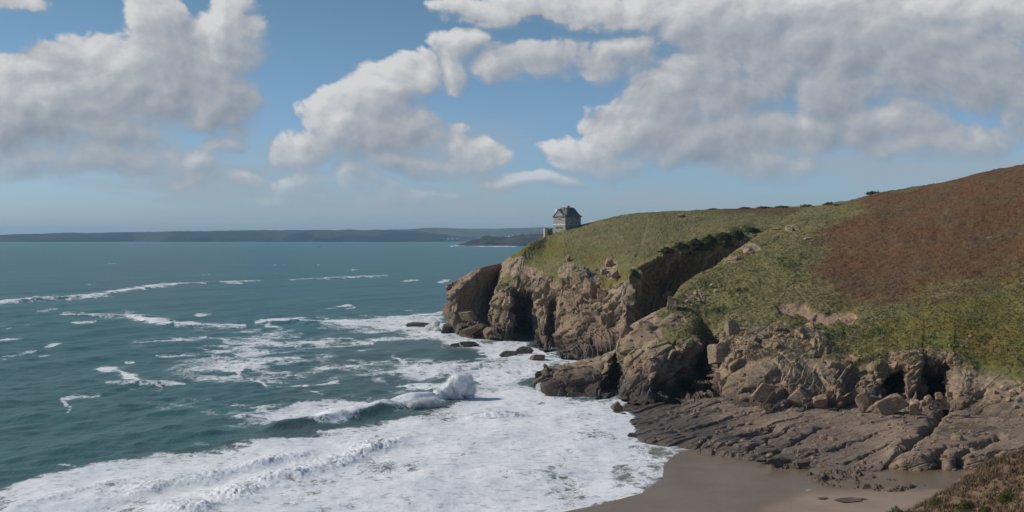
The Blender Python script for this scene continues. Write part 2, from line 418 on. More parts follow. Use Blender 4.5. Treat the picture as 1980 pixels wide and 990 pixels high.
B = [  # near spur and hillside: foot, low, mid, veg edge, slope, upper slope, crest, back, back foot
 [(1034,742,284),(1042,733,285),(1052,725,288),(1064,716,291),(1076,709,293),(1084,705,295),(1092,702,298),(1096,707,303),(1090,735,312)],
 [(1062,768,260),(1070,752,264),(1085,735,270),(1105,716,277),(1118,706,281),(1126,699,285),(1134,695,289),(1138,702,299),(1135,735,312)],
 [(1120,771,257),(1120,752,261),(1128,728,268),(1145,706,276),(1156,697,281),(1166,690,285),(1174,686,290),(1177,694,302),(1175,730,314)],
 [(1168,772,256),(1168,750,260),(1166,722,268),(1172,700,276),(1180,690,281),(1188,682,285),(1194,676,290),(1196,690,305),(1195,728,318)],
 [(1182,772,262),(1182,752,276),(1182,728,282),(1184,702,286),(1188,690,287),(1194,676,289),(1199,658,292),(1202,680,310),(1200,728,322)],
 [(1199,774,260),(1198,748,278),(1197,722,281),(1196,698,283),(1195,680,284),(1198,658,287),(1204,645,291),(1208,665,312),(1205,725,326)],
 [(1206,775,250),(1200,745,260),(1208,715,265),(1208,690,270),(1202,668,275),(1203,646,281),(1214,633,288),(1220,650,314),(1215,720,332)],
 [(1255,780,243),(1250,752,251),(1255,712,259),(1262,675,268),(1252,655,274),(1256,628,281),(1266,604,290),(1272,620,318),(1265,700,345)],
 [(1300,782,240),(1308,765,262),(1314,715,270),(1325,664,267),(1312,640,276),(1296,612,284),(1292,590,296),(1296,605,330),(1290,680,360)],
 [(1340,784,240),(1344,765,276),(1346,712,283),(1346,656,276),(1342,635,278),(1330,590,294),(1322,550,316),(1326,572,345),(1325,650,376)],
 [(1350,782,238),(1354,748,270),(1360,705,284),(1364,655,283),(1362,628,284),(1358,585,298),(1362,525,326),(1366,550,356),(1365,630,390)],
 [(1384,786,234),(1384,750,262),(1386,700,282),(1392,645,276),(1398,612,284),(1396,560,306),(1400,503,340),(1404,525,370),(1405,605,398)],
 [(1398,790,230),(1394,750,244),(1392,705,254),(1398,640,268),(1410,605,282),(1420,545,312),(1436,476,356),(1440,500,386),(1440,580,408)],
 [(1440,796,225),(1438,755,235),(1430,715,245),(1432,640,264),(1450,592,285),(1470,515,324),(1492,442,380),(1496,470,408),(1496,560,424)],
 [(1500,800,222),(1494,765,228),(1488,715,239),(1494,645,258),(1518,585,284),(1545,495,328),(1568,401,412),(1574,420,450),(1574,520,480)],
 [(1560,801,222),(1558,770,225),(1556,725,235),(1560,668,249),(1585,600,276),(1612,498,322),(1640,389,410),(1644,400,460),(1644,500,520)],
 [(1625,800,222),(1624,768,224),(1622,738,230),(1626,702,238),(1645,608,272),(1672,500,316),(1700,375,404),(1704,386,460),(1704,480,540)],
 [(1652,799,222),(1656,765,228),(1656,738,236),(1660,706,238),(1680,612,268),(1706,500,314),(1734,369,402),(1738,380,460),(1738,480,540)],
 [(1690,797,222),(1692,765,227),(1692,738,232),(1696,708,234),(1710,615,265),(1734,500,311),(1762,364,400),(1766,376,460),(1766,470,540)],
 [(1716,796,222),(1718,765,248),(1718,738,254),(1720,705,236),(1735,618,263),(1756,500,309),(1784,360,398),(1788,372,460),(1788,470,540)],
 [(1742,796,222),(1744,765,248),(1744,738,255),(1745,702,235),(1756,620,261),(1776,500,307),(1806,356,397),(1810,370,460),(1810,470,540)],
 [(1752,795,222),(1754,764,226),(1754,738,230),(1756,702,233),(1766,620,260),(1786,500,306),(1816,354,396),(1820,368,460),(1820,470,540)],
 [(1772,795,222),(1774,764,226),(1774,738,230),(1776,700,233),(1784,620,259),(1804,500,305),(1836,350,394),(1840,364,460),(1840,470,540)],
 [(1784,795,222),(1786,762,250),(1786,735,256),(1786,700,236),(1794,620,258),(1814,500,304),(1846,348,393),(1850,362,460),(1850,470,540)],
 [(1832,795,222),(1834,760,250),(1834,732,257),(1834,698,234),(1840,620,255),(1858,499,301),(1890,338,389),(1894,352,460),(1894,460,540)],
 [(1842,797,220),(1844,766,222),(1844,738,226),(1845,702,231),(1850,622,254),(1868,499,300),(1900,336,388),(1904,350,460),(1904,460,540)],
 [(1900,806,215),(1902,784,217),(1904,762,221),(1908,732,226),(1914,625,252),(1928,497,298),(1956,324,384),(1960,338,460),(1960,450,540)],
 [(1980,818,209),(1982,800,210),(1985,775,214),(1990,740,221),(1992,625,249),(2000,490,294),(2020,310,380),(2024,325,460),(2024,440,540)],
 [(2150,840,198),(2150,820,200),(2150,790,205),(2150,750,213),(2150,630,244),(2160,470,285),(2180,275,370),(2184,290,460),(2184,400,540)],
 [(2500,860,190),(2500,840,192),(2500,810,196),(2500,760,205),(2500,630,236),(2500,450,275),(2500,220,350),(2500,240,460),(2500,330,540)],
]
def blotch(px, py, cx, cy, rx, ry): return np.clip(1.35 - np.hypot((px - cx) / rx, (py - cy) / ry), 0, 1)
HEATH = [(1640,380),(1672,402),(1650,430),(1612,462),(1585,490),(1572,520),(1580,552),(1600,575),(1680,590),(1760,588),(1840,562),(1910,540),(1990,522),(2200,490),(2600,440),(2600,0),(1980,200),(1760,330)]
GOLDZ = [(1790,582),(1900,556),(2000,535),(2400,500),(2400,760),(1980,735),(1880,712),(1850,690),(1740,690),(1690,700),(1640,690),(1665,640),(1740,610)]
SCAR = [(1500,592),(1520,583),(1556,584),(1564,598),(1590,606),(1618,600),(1652,602),(1658,618),(1640,632),(1622,618),(1600,630),(1570,622),(1556,612),(1515,608)]
def build_terrain(name, stations, veg_rail, n_rails, seed, kind):
    G, rows, cols = loft(stations, .95, 1.0, [30] + [None] * (n_rails - 4) + [12, 10])
    m, n = G.shape[:2]
    N = blur(blur(normals(G), 9), 9); N /= np.linalg.norm(N, axis=-1, keepdims=True) + 1e-6
    P = G.reshape(-1, 3); Nn = N.reshape(-1, 3)
    v = np.repeat(rows, n).astype(np.float32)
    px, py = proj(P)
    warp = fbm(P, 9., 4, seed); warp2 = fbm(P, 30., 3, seed + 3)
    slope = 1 - np.clip(Nn[:, 2], 0, 1)
    veg = sstep(-.35, .35, v - veg_rail + .55 * warp)
    if kind == 'far':
        st = np.tile(cols, m)
        nose = sstep(4.8, 3.6, st)
        veg *= 1 - nose
        # outcrops breaking through the turf above the cliff
        oc = np.maximum.reduce([blotch(px, py, *b) for b in ((1000,520,26,30),(1030,540,30,22),(1095,520,16,20),(1130,545,40,18),(1180,522,16,20),(1150,570,50,18),(1210,560,20,26),(1060,560,34,16),(985,512,10,24))])
        veg *= 1 - sstep(.25, .75, oc + .55 * warp)
        gold = np.maximum.reduce([blotch(px, py, *b) for b in ((1060,480,60,26),(1075,560,60,20),(1190,545,60,24),(1150,500,30,12),(1010,500,30,30))]) * .75
        bush = np.maximum.reduce([blotch(px, py, *b) for b in ((1350,472,70,12),(1400,462,60,14),(1440,447,40,14),(1228,530,20,12))]) * .8 * sstep(-.7, .5, warp)
        heath = blotch(px, py, 1480, 408, 130, 9) * .8
        bare = np.zeros_like(veg); lich = sstep(.2, .8, v / 3.2 + .3 * warp) * (1 - nose * .4)
    else:
        oc = np.maximum.reduce([blotch(px, py, *b) for b in ((1345,575,30,20),(1300,590,24,20),(1450,480,26,10),(1530,442,16,8),(1420,500,20,8),(1310,620,30,22),(1240,640,50,40),(1440,690,60,40),(1560,660,46,30))])
        veg *= 1 - sstep(.3, .8, oc + .5 * warp)
        st = np.tile(cols, m)
        veg *= sstep(6.3, 8.2, st)
        gold = soft_poly(px + 22 * warp2, py + 14 * warp, GOLDZ, 26.) * (.62 + .35 * warp)
        wp = fbm(P, 22., 5, seed + 5, .62)
        heath = np.clip(soft_poly(px + 70 * wp, py + 34 * wp, HEATH, 60.) + .10 * warp, 0, 1)
        bush = np.maximum.reduce([blotch(px, py, *b) for b in ((1420,560,40,30),(1500,610,60,20),(1620,640,70,30),(1760,690,40,20),(1690,650,50,25),(1530,500,40,40),(1590,600,30,12),(1380,600,60,14))]) * .75 * sstep(-.5, .6, warp)
        bare = soft_poly(px + 4 * warp, py + 3 * fbm(P, 3., 3, seed + 8), SCAR, 4.)
        bare = np.maximum(bare, .8 * blotch(px, py, 1640, 690, 36, 16) * sstep(0, .5, warp))
        lich = sstep(.5, 1, v / 3.2 + .3 * warp)
    rockw = (1 - veg) * np.clip((n_rails - 2.2 - v), 0, 1)
    rockw = np.where(v > 3.5, rockw * .3, rockw)
    rockw = np.maximum(rockw, .25 * bare)
    idx = np.where(rockw > .02)[0]
    Q = P[idx]
    if kind == 'far':
        Rj, s0, s1, s2, s3 = rotm(8, -68, 20), (22., 11., 10.), (11., 6., 4.5), (4.6, 2.6, 1.8), (1.6, 1.1, .8)
    else:
        Rj, s0, s1, s2, s3 = rotm(6, -36, 16), (22., 12., 8.), (12., 6., 3.0), (5.2, 2.6, 1.1), (1.8, 1.1, .55)
    f0, c0 = cells(Q, s0, seed + 15, Rj); f1, c1 = cells(Q, s1, seed + 20, Rj); f2, c2 = cells(Q, s2, seed + 30, Rj); f3, c3 = cells(Q, s3, seed + 40, Rj)
    big = sstep(-.4, .5, fbm(Q, 16., 2, seed + 55))
    sn = np.array([-.93, -.1, .36]) if kind == 'far' else np.array([-.55, .12, .83])
    qn = Q @ sn + 1.5 * fbm(Q, 14., 3, seed + 70) + .3 * f0
    def saw(t):
        f = t - np.floor(t); return np.where(f < .9, f / .9, (1 - f) / .1) - .5
    d = 2.2 * f0 - .4 * c0 + (1.15 + .3 * (kind == 'far')) * f1 - .4 * c1 + 1.25 * saw(qn / 3.4) + .50 * saw(qn / 1.25 + .2 * f1) + .09 * saw(qn / .6 + .5 * fbm(Q, 3., 3, seed + 73)) * (.4 + .6 * big) + (.14 + .30 * big) * f2 - .2 * big * c2 + .08 * big * f3 + .24 * fbm(Q, 5., 5, seed + 50, .55)
    disp = np.zeros(len(P), np.float32)
    if kind == 'far': d = d * (1 - .62 * nose[idx])
    else: d = d * (1 - .5 * sstep(1680, 1720, px[idx]) - .2 * sstep(1838, 1858, px[idx])) * (1 - .4 * sstep(1400, 1440, px[idx]) * sstep(1640, 1600, px[idx]) * sstep(2.0, 2.5, v[idx]))
    disp[idx] = d * rockw[idx]
    turf = .30 * fbm(P, 3.2, 4, seed + 60, .6) + .5 * fbm(P, 14., 3, seed + 61) + bush * (1.0 * np.abs(fbm(P, 2.2, 3, seed + 62)) + .1)
    tus = np.abs(fbm(P, 1.3, 2, seed + 63)) * .28 * (1 - .35 * heath)
    disp += (turf + tus) * veg * (1 - .8 * bare)
    disp -= bare * 1.0
    PP = P + Nn * disp[:, None]
    za = np.stack([veg, heath, bare, np.ones_like(veg)], 1).reshape(m, n, 4)
    zb = np.stack([gold, bush, lich, np.ones_like(veg)], 1).reshape(m, n, 4)
    me = grid_mesh(name, PP.reshape(m, n, 3), {'zone_a': za, 'zone_b': zb}, (rockw < .5))
    o = link(name, me, M_TERR); tag(o, kind='structure')
    print(name, m, n, m * n)
    return o, PP.reshape(m, n, 3)
print('t', round(time.time()-T0,1))
headland, GA = build_terrain('headland', A, 3.0, 8, 100, 'far')
hillside, GB = build_terrain('hillside', B, 3.0, 9, 300, 'near')
from mathutils import Vector
from mathutils.bvhtree import BVHTree
bpy.context.view_layer.update()
DG = bpy.context.evaluated_depsgraph_get()
def bvh_of(o): return BVHTree.FromObject(o, DG)
BV = [bvh_of(headland), bvh_of(hillside)]
EYE = Vector((0, 0, H))
def ground_at(px, py):
    """where the sight line through the photo pixel first meets the terrain"""
    d = (Vector(W(px, py, 100.)) - EYE).normalized(); best = None
    for b in BV:
        h = b.ray_cast(EYE, d)
        if h[0] is not None and (best is None or h[3] < best[1]): best = (h[0], h[3])
    return best[0] if best else None
def drop(x, y, top=200.):
    best = None
    for b in BV:
        h = b.ray_cast(Vector((x, y, top)), Vector((0, 0, -1)))
        if h[0] is not None and (best is None or h[0].z > best): best = h[0].z
    return best

# ------------------------------------------------------------------ wave-cut rock ledge (loft C): front foot, front top, mid, back, under the cliff
Cc = [
 [(1184,800,236),(1188,792,240),(1192,788,243),(1198,784,246),(1204,780,250)],
 [(1215,805,232),(1216,797,236),(1222,792,239),(1228,786,243),(1232,778,250)],
 [(1236,848,207),(1240,838,211),(1250,818,221),(1262,795,233),(1270,775,246)],
 [(1290,862,199),(1292,850,203),(1300,825,215),(1312,798,228),(1320,775,242)],
 [(1345,874,194),(1348,862,196),(1358,828,210),(1370,798,225),(1380,775,238)],
 [(1410,892,186),(1412,876,188),(1420,836,205),(1430,806,219),(1440,780,233)],
 [(1500,905,181),(1503,888,183),(1510,845,200),(1518,808,217),(1525,780,230)],
 [(1600,918,176),(1603,898,178),(1608,850,197),(1615,808,216),(1620,785,228)],
 [(1690,928,172),(1694,900,174),(1698,850,194),(1702,808,214),(1705,780,226)],
 [(1740,928,172),(1742,876,175),(1744,842,193),(1748,806,214),(1752,780,226)],
 [(1830,928,172),(1832,874,175),(1834,842,192),(1836,806,213),(1840,780,226)],
 [(1900,926,172),(1902,872,175),(1906,838,194),(1910,812,210),(1914,785,222)],
 [(2000,930,170),(2002,872,174),(2004,842,190),(2006,822,204),(2008,800,214)],
 [(2250,960,162),(2250,880,168),(2250,860,182),(2250,840,195),(2250,820,206)],
]
def build_ledge():
    Cx = [st[:1] + st for st in Cc]
    for k, st in enumerate(Cx):
        st[0] = (st[0][0], st[0][1] + 14, st[0][2] - 1.5)
    G, rows, cols = loft([s + [(s[-1][0], s[-1][1] + 40, s[-1][2] + 8)] for s in Cx], .8, .7)
    m, n = G.shape[:2]
    N = normals(G); P = G.reshape(-1, 3); Nn = N.reshape(-1, 3)
    v = np.repeat(rows, n); px, py = proj(P)
    flat = sstep(1.6, 2.4, v)
    R = rotm(4, -5, 38)
    f1, c1 = cells(P, (15., 6., 3.), 701, R, .35, .10); f2, c2 = cells(P, (6., 2.2, 1.2), 711, R, .35, .14); f3, c3 = cells(P, (2.2, .8, .6), 721, R, .5, .18)
    right = sstep(1380, 1720, px)
    rough = .62 - .30 * right
    d = rough * (1.35 * f1 - .35 * c1 + .55 * f2 - .25 * c2 + .10 * f3 - .04 * c3) + .45 * fbm(P, 9., 5, 731, .55)
    # fissures
    cut = np.zeros(len(P))
    for poly, w, dep in (([(1700,930),(1715,905),(1745,880),(1790,845),(1815,815),(1835,790)], .85, 2.6), ([(1742,905),(1748,930)], .5, 2.),
                         ([(1802,935),(1806,905),(1820,880),(1855,874)], .6, 2.4), ([(1848,935),(1852,905),(1870,886),(1905,872),(1935,850)], .75, 2.4),
                         ([(1745,892),(1790,882),(1855,876),(1900,868)], .4, 1.0), ([(1700,802),(1740,810),(1780,815)], .35, .8),
                         ([(1470,880),(1510,858),(1560,835),(1600,820)], .5, .9), ([(1410,850),(1450,835),(1500,822)], .4, .8), ([(1580,870),(1640,850),(1700,835)], .4, .8),
                         ([(1900,905),(1940,890),(1990,880)], .5, 1.0), ([(1500,890),(1560,868),(1610,862)], .4, .8), ([(1340,850),(1400,825),(1450,812)], .4, .7),
                         ([(1420,866),(1470,845),(1540,822)], .35, .7), ([(1640,888),(1680,870),(1730,862)], .35, .7)):
        pw = []
        for (qx, qy) in poly:
            q = S(qx, qy, 2.2); pw.append((q[0], q[1]))
        ds, _, _ = seg_dist(P[:, 0] + .5 * fbm(P, 2.5, 3, 751), P[:, 1] + 1.0 * fbm(P, 2.5, 3, 752), pw)
        cut = np.maximum(cut, dep * np.exp(-(ds / w) ** 2))
    disp = d
    PP = P + Nn * disp[:, None]
    PP[:, 2] -= cut * flat + cut * .4 * (1 - flat)
    PP[:, 1] += cut * .8 * (1 - flat)
    wet = np.clip(sstep(1450, 1250, px + 60 * fbm(P, 8., 3, 761)) * .9 + sstep(2.2, .8, PP[:, 2]) * .8, 0, 1)
    weed = (blotch(px, py, 1850, 830, 60, 14) + blotch(px, py, 1600, 930, 60, 14)).clip(0, 1)
    me = grid_mesh('rock_ledge', PP.reshape(m, n, 3), {'wet': wet.reshape(m, n), 'weed': weed.reshape(m, n)}, False)
    o = link('rock_ledge', me, M_LEDGE); tag(o, kind='structure'); print('ledge', m, n)
    return o
print('t', round(time.time()-T0,1))
ledge = build_ledge()
bpy.context.view_layer.update(); BV.append(bvh_of(ledge))

# ------------------------------------------------------------------ beach
SHORE = [(1040,1010),(1062,993),(1150,976),(1232,955),(1276,925),(1277,900),(1302,878),(1352,861),(1380,850)]
def build_beach():
    xs = np.arange(-60, 150, .45); ys = np.arange(70, 262, .6)
    X, Y = np.meshgrid(xs, ys)
    sh = [tuple(S(a, b)[:2]) for a, b in SHORE]
    q = [(sh[0][0] - 15, sh[0][1] - 70)] + [(sh[0][0]-3, sh[0][1]-14)] + sh + [(50, 235), (70, 262)]
    d, side, _ = seg_dist(X, Y, q)
    d = d * np.where(side > 0, -1, 1)              # right of the travel direction is inland
    d = d + .5 * fbm(np.stack([X, Y, 0 * X], -1).reshape(-1, 3), 9., 3, 41).reshape(X.shape)
    Z = np.where(d > 0, .030 * d, .05 * d).clip(-5, 2.2)
    P = np.stack([X, Y, Z], -1)
    Z += .05 * fbm(P.reshape(-1, 3), 5., 3, 42).reshape(X.shape) * sstep(0, 4, d)
    P[..., 2] = Z
    px, py = proj(P)
    line = [(1440,1000),(1478,978),(1520,962),(1562,947),(1640,950),(1720,945),(1800,945)]
    dd, sd, _ = seg_dist(px, py, line)
    wet = 1 - sstep(-9, 16, np.where(sd > 0, dd, -dd) + 6 * fbm(P.reshape(-1, 3), 4., 4, 44).reshape(X.shape))
    wet = np.where(px > 1950, 0, wet)
    foam = sstep(4.0, 0, dd) * sstep(-.5, .3, fbm(P.reshape(-1, 3), 5., 3, 45).reshape(X.shape)) * (px < 1568) * (px > 1400) * .80
    me = grid_mesh('beach', P, {'wet': wet, 'foam': foam}, True)
    tag(link('beach', me, M_SAND), kind='structure')
print('t', round(time.time()-T0,1))
build_beach()

# ------------------------------------------------------------------ sea
SWELL = np.array([.86, -.51])
FOAM_AREA = [(-80,965),(0,948),(110,918),(220,892),(300,880),(400,873),(470,862),(520,852),(620,836),(740,823),(775,812),(800,800),(860,788),(930,765),(1000,748),(1035,745),(1065,768),(1120,772),(1170,772),(1200,765),(1215,800),(1240,835),(1260,845),(1330,856),(1370,856),(1310,880),(1285,905),(1285,930),(1230,962),(1150,985),(1050,1010),(1000,1200),(-80,1200)]
SHORE_FOAM = [(640,622),(780,608),(850,612),(870,640),(960,655),(1000,655),(1040,685),(1110,695),(1200,690),(1190,740),(1090,705),(1040,725),(1010,745),(930,760),(900,722),(960,700),(930,680),(860,668),(800,650)]
LACE = [(505,810),(560,785),(640,772),(740,775),(800,768),(780,790),(700,806),(640,822),(560,822)]
STROKES = [  # polyline, half thickness in photo pixels, strength
 ([(-20,586),(60,577),(170,574),(185,571),(250,560),(335,549)], 2.6, .95), ([(180,572),(215,566)], 4.5, .8), ([(335,549),(430,545),(500,543)], 1.5, .6), ([(560,541),(640,537),(750,533)], 1.7, .7), ([(776,544),(810,541)], 1.6, .7), ([(850,546),(865,543)], 2.6, .9),
 ([(125,606),(190,610),(250,611)], 3., .85), ([(248,612),(300,622),(345,629)], 5.5, .95), ([(345,630),(420,630),(475,629)], 2.5, .85), ([(140,625),(185,622)], 1.6, .6), ([(70,602),(105,597)], 3., .55),
 ([(497,624),(530,619),(560,619)], 3., 1.), ([(520,630),(545,637)], 4., .8), ([(560,618),(700,620),(790,612),(850,606)], 3., .85), ([(620,626),(700,628),(780,622),(830,628)], 7., .72), ([(640,632),(740,636),(840,640)], 6., .5),
 ([(255,664),(300,660),(370,655),(400,652)], 3., .7), ([(410,655),(450,664),(560,664),(640,660),(720,664)], 3.6, .78), ([(300,687),(380,686),(440,678)], 1.8, .7), ([(590,662),(650,668),(720,665)], 3., .72),
 ([(195,711),(225,715),(262,736)], 5., 1.), ([(212,742),(265,744),(310,747)], 4., 1.), ([(310,744),(352,742)], 3.4, .95), ([(238,722),(262,736),(270,744)], 6., .9),
 ([(125,775),(140,790),(130,800)], 4., .62), ([(122,772),(190,765)], 4., .6), ([(425,712),(470,716),(462,728)], 5., .65), ([(490,732),(520,745),(600,748),(650,742)], 2.6, .66), ([(604,756),(626,764)], 3., .6),
 ([(762,690),(775,698),(880,702),(900,700)], 3.2, .82), ([(720,724),(840,726)], 2., .65), ([(850,722),(900,712),(930,720)], 3., .6), ([(0,662),(45,656)], 2., .65), ([(0,690),(10,694)], 2.5, .7), ([(5,688),(70,680)], 1.6, .5), ([(240,700),(255,700)], 2., .7),
 ([(560,690),(640,686)], 1.8, .5), ([(660,706),(720,700)], 2., .55), ([(560,724),(600,730)], 2.4, .5), ([(0,632),(60,628)], 1.5, .4),
 ([(870,476),(905,474),(930,476),(1000,476)], .9, .9),
 ([(768,788),(800,782),(850,772),(925,749)], 5.5, 1.0), ([(120,895),(160,902)], 3., .5), ([(470,868),(520,853),(560,852)], 2.2, .9),
]
CRESTS = [([(300,998),(380,985),(470,958),(560,930),(640,900),(740,862),(790,842)], 1.05, 7., 2.6), ([(500,835),(640,815),(740,798),(790,783),(850,772),(925,748)], 2.0, 9., 2.0), ([(495,630),(560,623),(620,633)], 1.9, 7., 2.5),
          ([(120,609),(250,613),(345,630),(470,632)], 1.2, 10., 3.), ([(-20,586),(170,574),(335,550),(500,543)], 1.2, 14., 5.), ([(560,541),(750,533)], .8, 12., 5.), ([(900,811),(960,808),(1010,804)], .9, 4., 1.2), ([(180,975),(300,945),(400,925),(520,895),(600,872)], .7, 5., 2.), ([(0,985),(120,960),(260,930)], .6, 5., 2.),
          ([(190,748),(350,748)], .9, 8., 2.5), ([(0,700),(120,690)], .7, 8., 4.), ([(760,700),(900,706)], .7, 7., 2.5), ([(270,665),(450,668)], .6, 8., 3.), ([(150,870),(300,852),(480,825)], .9, 9., 5.), ([(0,810),(150,800),(260,780)], .7, 9., 5.)]
def build_sea():
    pxs = np.concatenate([np.arange(-3000, -180, 80.), np.arange(-180, 1430, 1.5), np.arange(1430, 4500, 80.)])
    pys = np.concatenate([[462.6, 463.2, 463.8], np.arange(464.4, 500, .6), np.arange(500, 700, .95), np.arange(700, 1012, 1.0), np.arange(1012, 1300, 14.), [1400, 1700, 2300, 4000]])
    PX, PY = np.meshgrid(pxs, pys)
    Y = H * F / (PY - HY); X = (PX - 990) / F * Y
    Z = np.zeros_like(X)
    P0 = np.stack([X, Y, Z], -1); Pf = P0.reshape(-1, 3)
    dyr = Y * Y / (H * F) * .95                          # spacing of the rows in metres
    sh = [tuple(S(a, b)[:2]) for a, b in SHORE]
    foam_area = soft_poly(PX + 14 * fbm(Pf, 12., 3, 5).reshape(X.shape), PY + 8 * fbm(Pf * np.array([.5, 1, 1]), 6., 5, 6, .62).reshape(X.shape), FOAM_AREA, 10.)
    shore_foam = soft_poly(PX + 18 * fbm(Pf, 12., 3, 7).reshape(X.shape), PY + 8 * fbm(Pf, 9., 4, 8).reshape(X.shape), SHORE_FOAM, 12.)
    lace = soft_poly(PX + 12 * fbm(Pf, 6., 3, 9).reshape(X.shape), PY + 5 * fbm(Pf, 6., 3, 10).reshape(X.shape), LACE, 5.)
    calm = 1 - .40 * foam_area
    # swell and wind waves
    wps = [fbm(Pf, sc_, 2, 920 + int(sc_)).reshape(X.shape) for sc_ in (8., 24., 90.)]
    for k in range(22):
        r = np.random.default_rng(900 + k)
        lam = [62, 48, 36, 27][k] if k < 4 else float(np.exp(r.uniform(math.log(3.2), math.log(22))))
        ang = math.atan2(SWELL[1], SWELL[0]) + r.normal(0, .22 if k < 4 else .65)
        amp = [.22, .17, .13, .10][k] if k < 4 else .0062 * lam ** .95
        ph = r.uniform(0, 6.28)
        arg = (X * math.cos(ang) + Y * math.sin(ang)) * 2 * math.pi / lam + ph + 1.2 * wps[0 if lam < 6 else 1 if lam < 20 else 2]
        s = np.sin(arg); s = (np.exp(1.1 * s) - 1.27) / 1.5
        Z += amp * s * sstep(2.2, 5.5, lam / dyr) * calm
    foam = np.maximum.reduce([foam_area * (.83 + .13 * fbm(Pf, 16., 4, 981).reshape(X.shape)), shore_foam * .60, lace * .60])
    fwarp_x = 6 * fbm(Pf, 7., 3, 930).reshape(X.shape); fwarp_y = 3.0 * fbm(Pf, 5., 4, 931).reshape(X.shape)
    stk = sstep(-.75, .75, fbm(Pf * np.array([.45, 1, 1]), 4.5, 5, 933, .65).reshape(X.shape))
    for poly, th, stg in STROKES:
        d, _, _ = seg_dist(PX + fwarp_x, (PY + fwarp_y * min(1., th / 3.)) * 1.0, poly)
        foam = np.maximum(foam, stg * np.clip(1.25 - d / (th * 1.15), 0, 1) ** .8 * (.40 + .62 * stk))
        foam = np.maximum(foam, stg * .62 * np.clip(1.1 - d / (th * 3.2), 0, 1) * stk)
    # thinner sheet of water running up the sand
    thin = soft_poly(PX + 10 * fbm(Pf, 6., 3, 936).reshape(X.shape), PY, [(1040,1200),(1000,985),(1110,955),(1180,925),(1200,890),(1180,865),(1230,845),(1400,845),(1400,1200)], 22.)
    foam = foam - .28 * thin * foam_area
    # blue gaps in the white water
    gaps = fbm(Pf * np.array([1, .45, 1]), 8., 4, 940).reshape(X.shape)
    foam = foam - .30 * foam_area * sstep(.0, .7, gaps)
    foam -= .16 * foam_area * sstep(1100, 700, PX) * sstep(870, 905, PY) * sstep(0, .7, fbm(Pf * np.array([1, .6, 1]), 14., 3, 941).reshape(X.shape))
    # scattered whitecaps far out
    cap = fbm(Pf * np.array([1., .35, 1]), 26., 4, 950, .6).reshape(X.shape)
    foam = np.maximum(foam, .62 * sstep(.82, 1.05, cap) * sstep(470, 520, PY))
    streak = fbm(Pf * np.array([.6, .6, 1]), 18., 5, 951, .65).reshape(X.shape)
    foam = np.maximum(foam, .62 * sstep(-.25, .7, streak) * sstep(600, 660, PY) * sstep(180, 520, PX))
    rid = np.zeros_like(Z)
    for poly, h, back, front in CRESTS:
        pw = [tuple(S(a, b)[:2]) for a, b in poly]
        d, side, par = seg_dist(X + 1.6 * fbm(Pf, 9., 3, 960).reshape(X.shape), Y + 1.6 * fbm(Pf, 9., 3, 961).reshape(X.shape), pw)
        end = np.clip(par / .5, 0, 1) * np.clip((len(poly) - 1 - par) / .5, 0, 1)
        p = np.where(side < 0, np.exp(-(d / front) ** 2), np.exp(-(d / back) ** 2)) * (end * .85 + .15 * np.exp(-(d / 4) ** 2) * 1.0)
        rid += h * p * (.75 + .35 * fbm(Pf, 6., 2, 962).reshape(X.shape))
    Z += rid
    lump = np.abs(fbm(Pf, 2.4, 4, 970, .6)).reshape(X.shape)
    lump2 = .6 * lump + .7 * np.abs(fbm(Pf, 1.1, 3, 972, .6)).reshape(X.shape)
    Z += foam_area * (.03 + .62 * np.clip(rid - .12, 0, 1.0)) * lump2 + .08 * np.clip(foam - .5, 0, .5) * lump
    dsh, sd, _ = seg_dist(X, Y, sh)
    near = np.exp(-(dsh / 7.) ** 2) * (Y < 215)
    Z = Z * (1 - near) + near * .02
    Z = np.where((sd < 0) & (PX > 1000) & (dsh > .5), np.minimum(Z, -.06 * dsh), Z)
    Z = np.where(PY < 463.9, 0, Z)
    shallow = soft_poly(PX, PY, [(420,870),(560,700),(640,640),(860,620),(1400,620),(1400,1200),(-100,1200),(-100,960)], 60.) * .8
    shallow = np.maximum(shallow, .35 * sstep(640, 760, PY))
    P0[..., 2] = Z
    me = grid_mesh('sea', P0, {'foam': foam.clip(0, 1), 'shallow': shallow, 'sandy': np.maximum(thin * foam_area * .9, .5 * foam_area)}, True)
    tag(link('sea', me, M_SEA), kind='structure'); print('sea', X.shape, X.size)
print('t', round(time.time()-T0,1))
build_sea()
#@@OBJECTS
print('t objects', round(time.time() - T0, 1))
import bmesh
def ico(sub):
    bm = bmesh.new(); bmesh.ops.create_icosphere(bm, subdivisions=sub, radius=1.0)
    V = np.array([v.co[:] for v in bm.verts]); Fc = np.array([[v.index for v in f.verts] for f in bm.faces]); bm.free()
    return V, Fc
ICO = {k: ico(k) for k in (2, 3, 4, 5)}
def tri_mesh(name, V, Fc, smooth=False):
    me = bpy.data.meshes.new(name); k = len(Fc)
    me.vertices.add(len(V)); me.vertices.foreach_set('co', np.asarray(V, np.float32).reshape(-1))
    me.loops.add(k * 3); me.loops.foreach_set('vertex_index', np.asarray(Fc, np.int32).reshape(-1))
    me.polygons.add(k); me.polygons.foreach_set('loop_start', np.arange(0, k * 3, 3, dtype=np.int32))
    me.polygons.foreach_set('use_smooth', np.full(k, smooth)); me.update(calc_edges=True); me.validate()
    return me
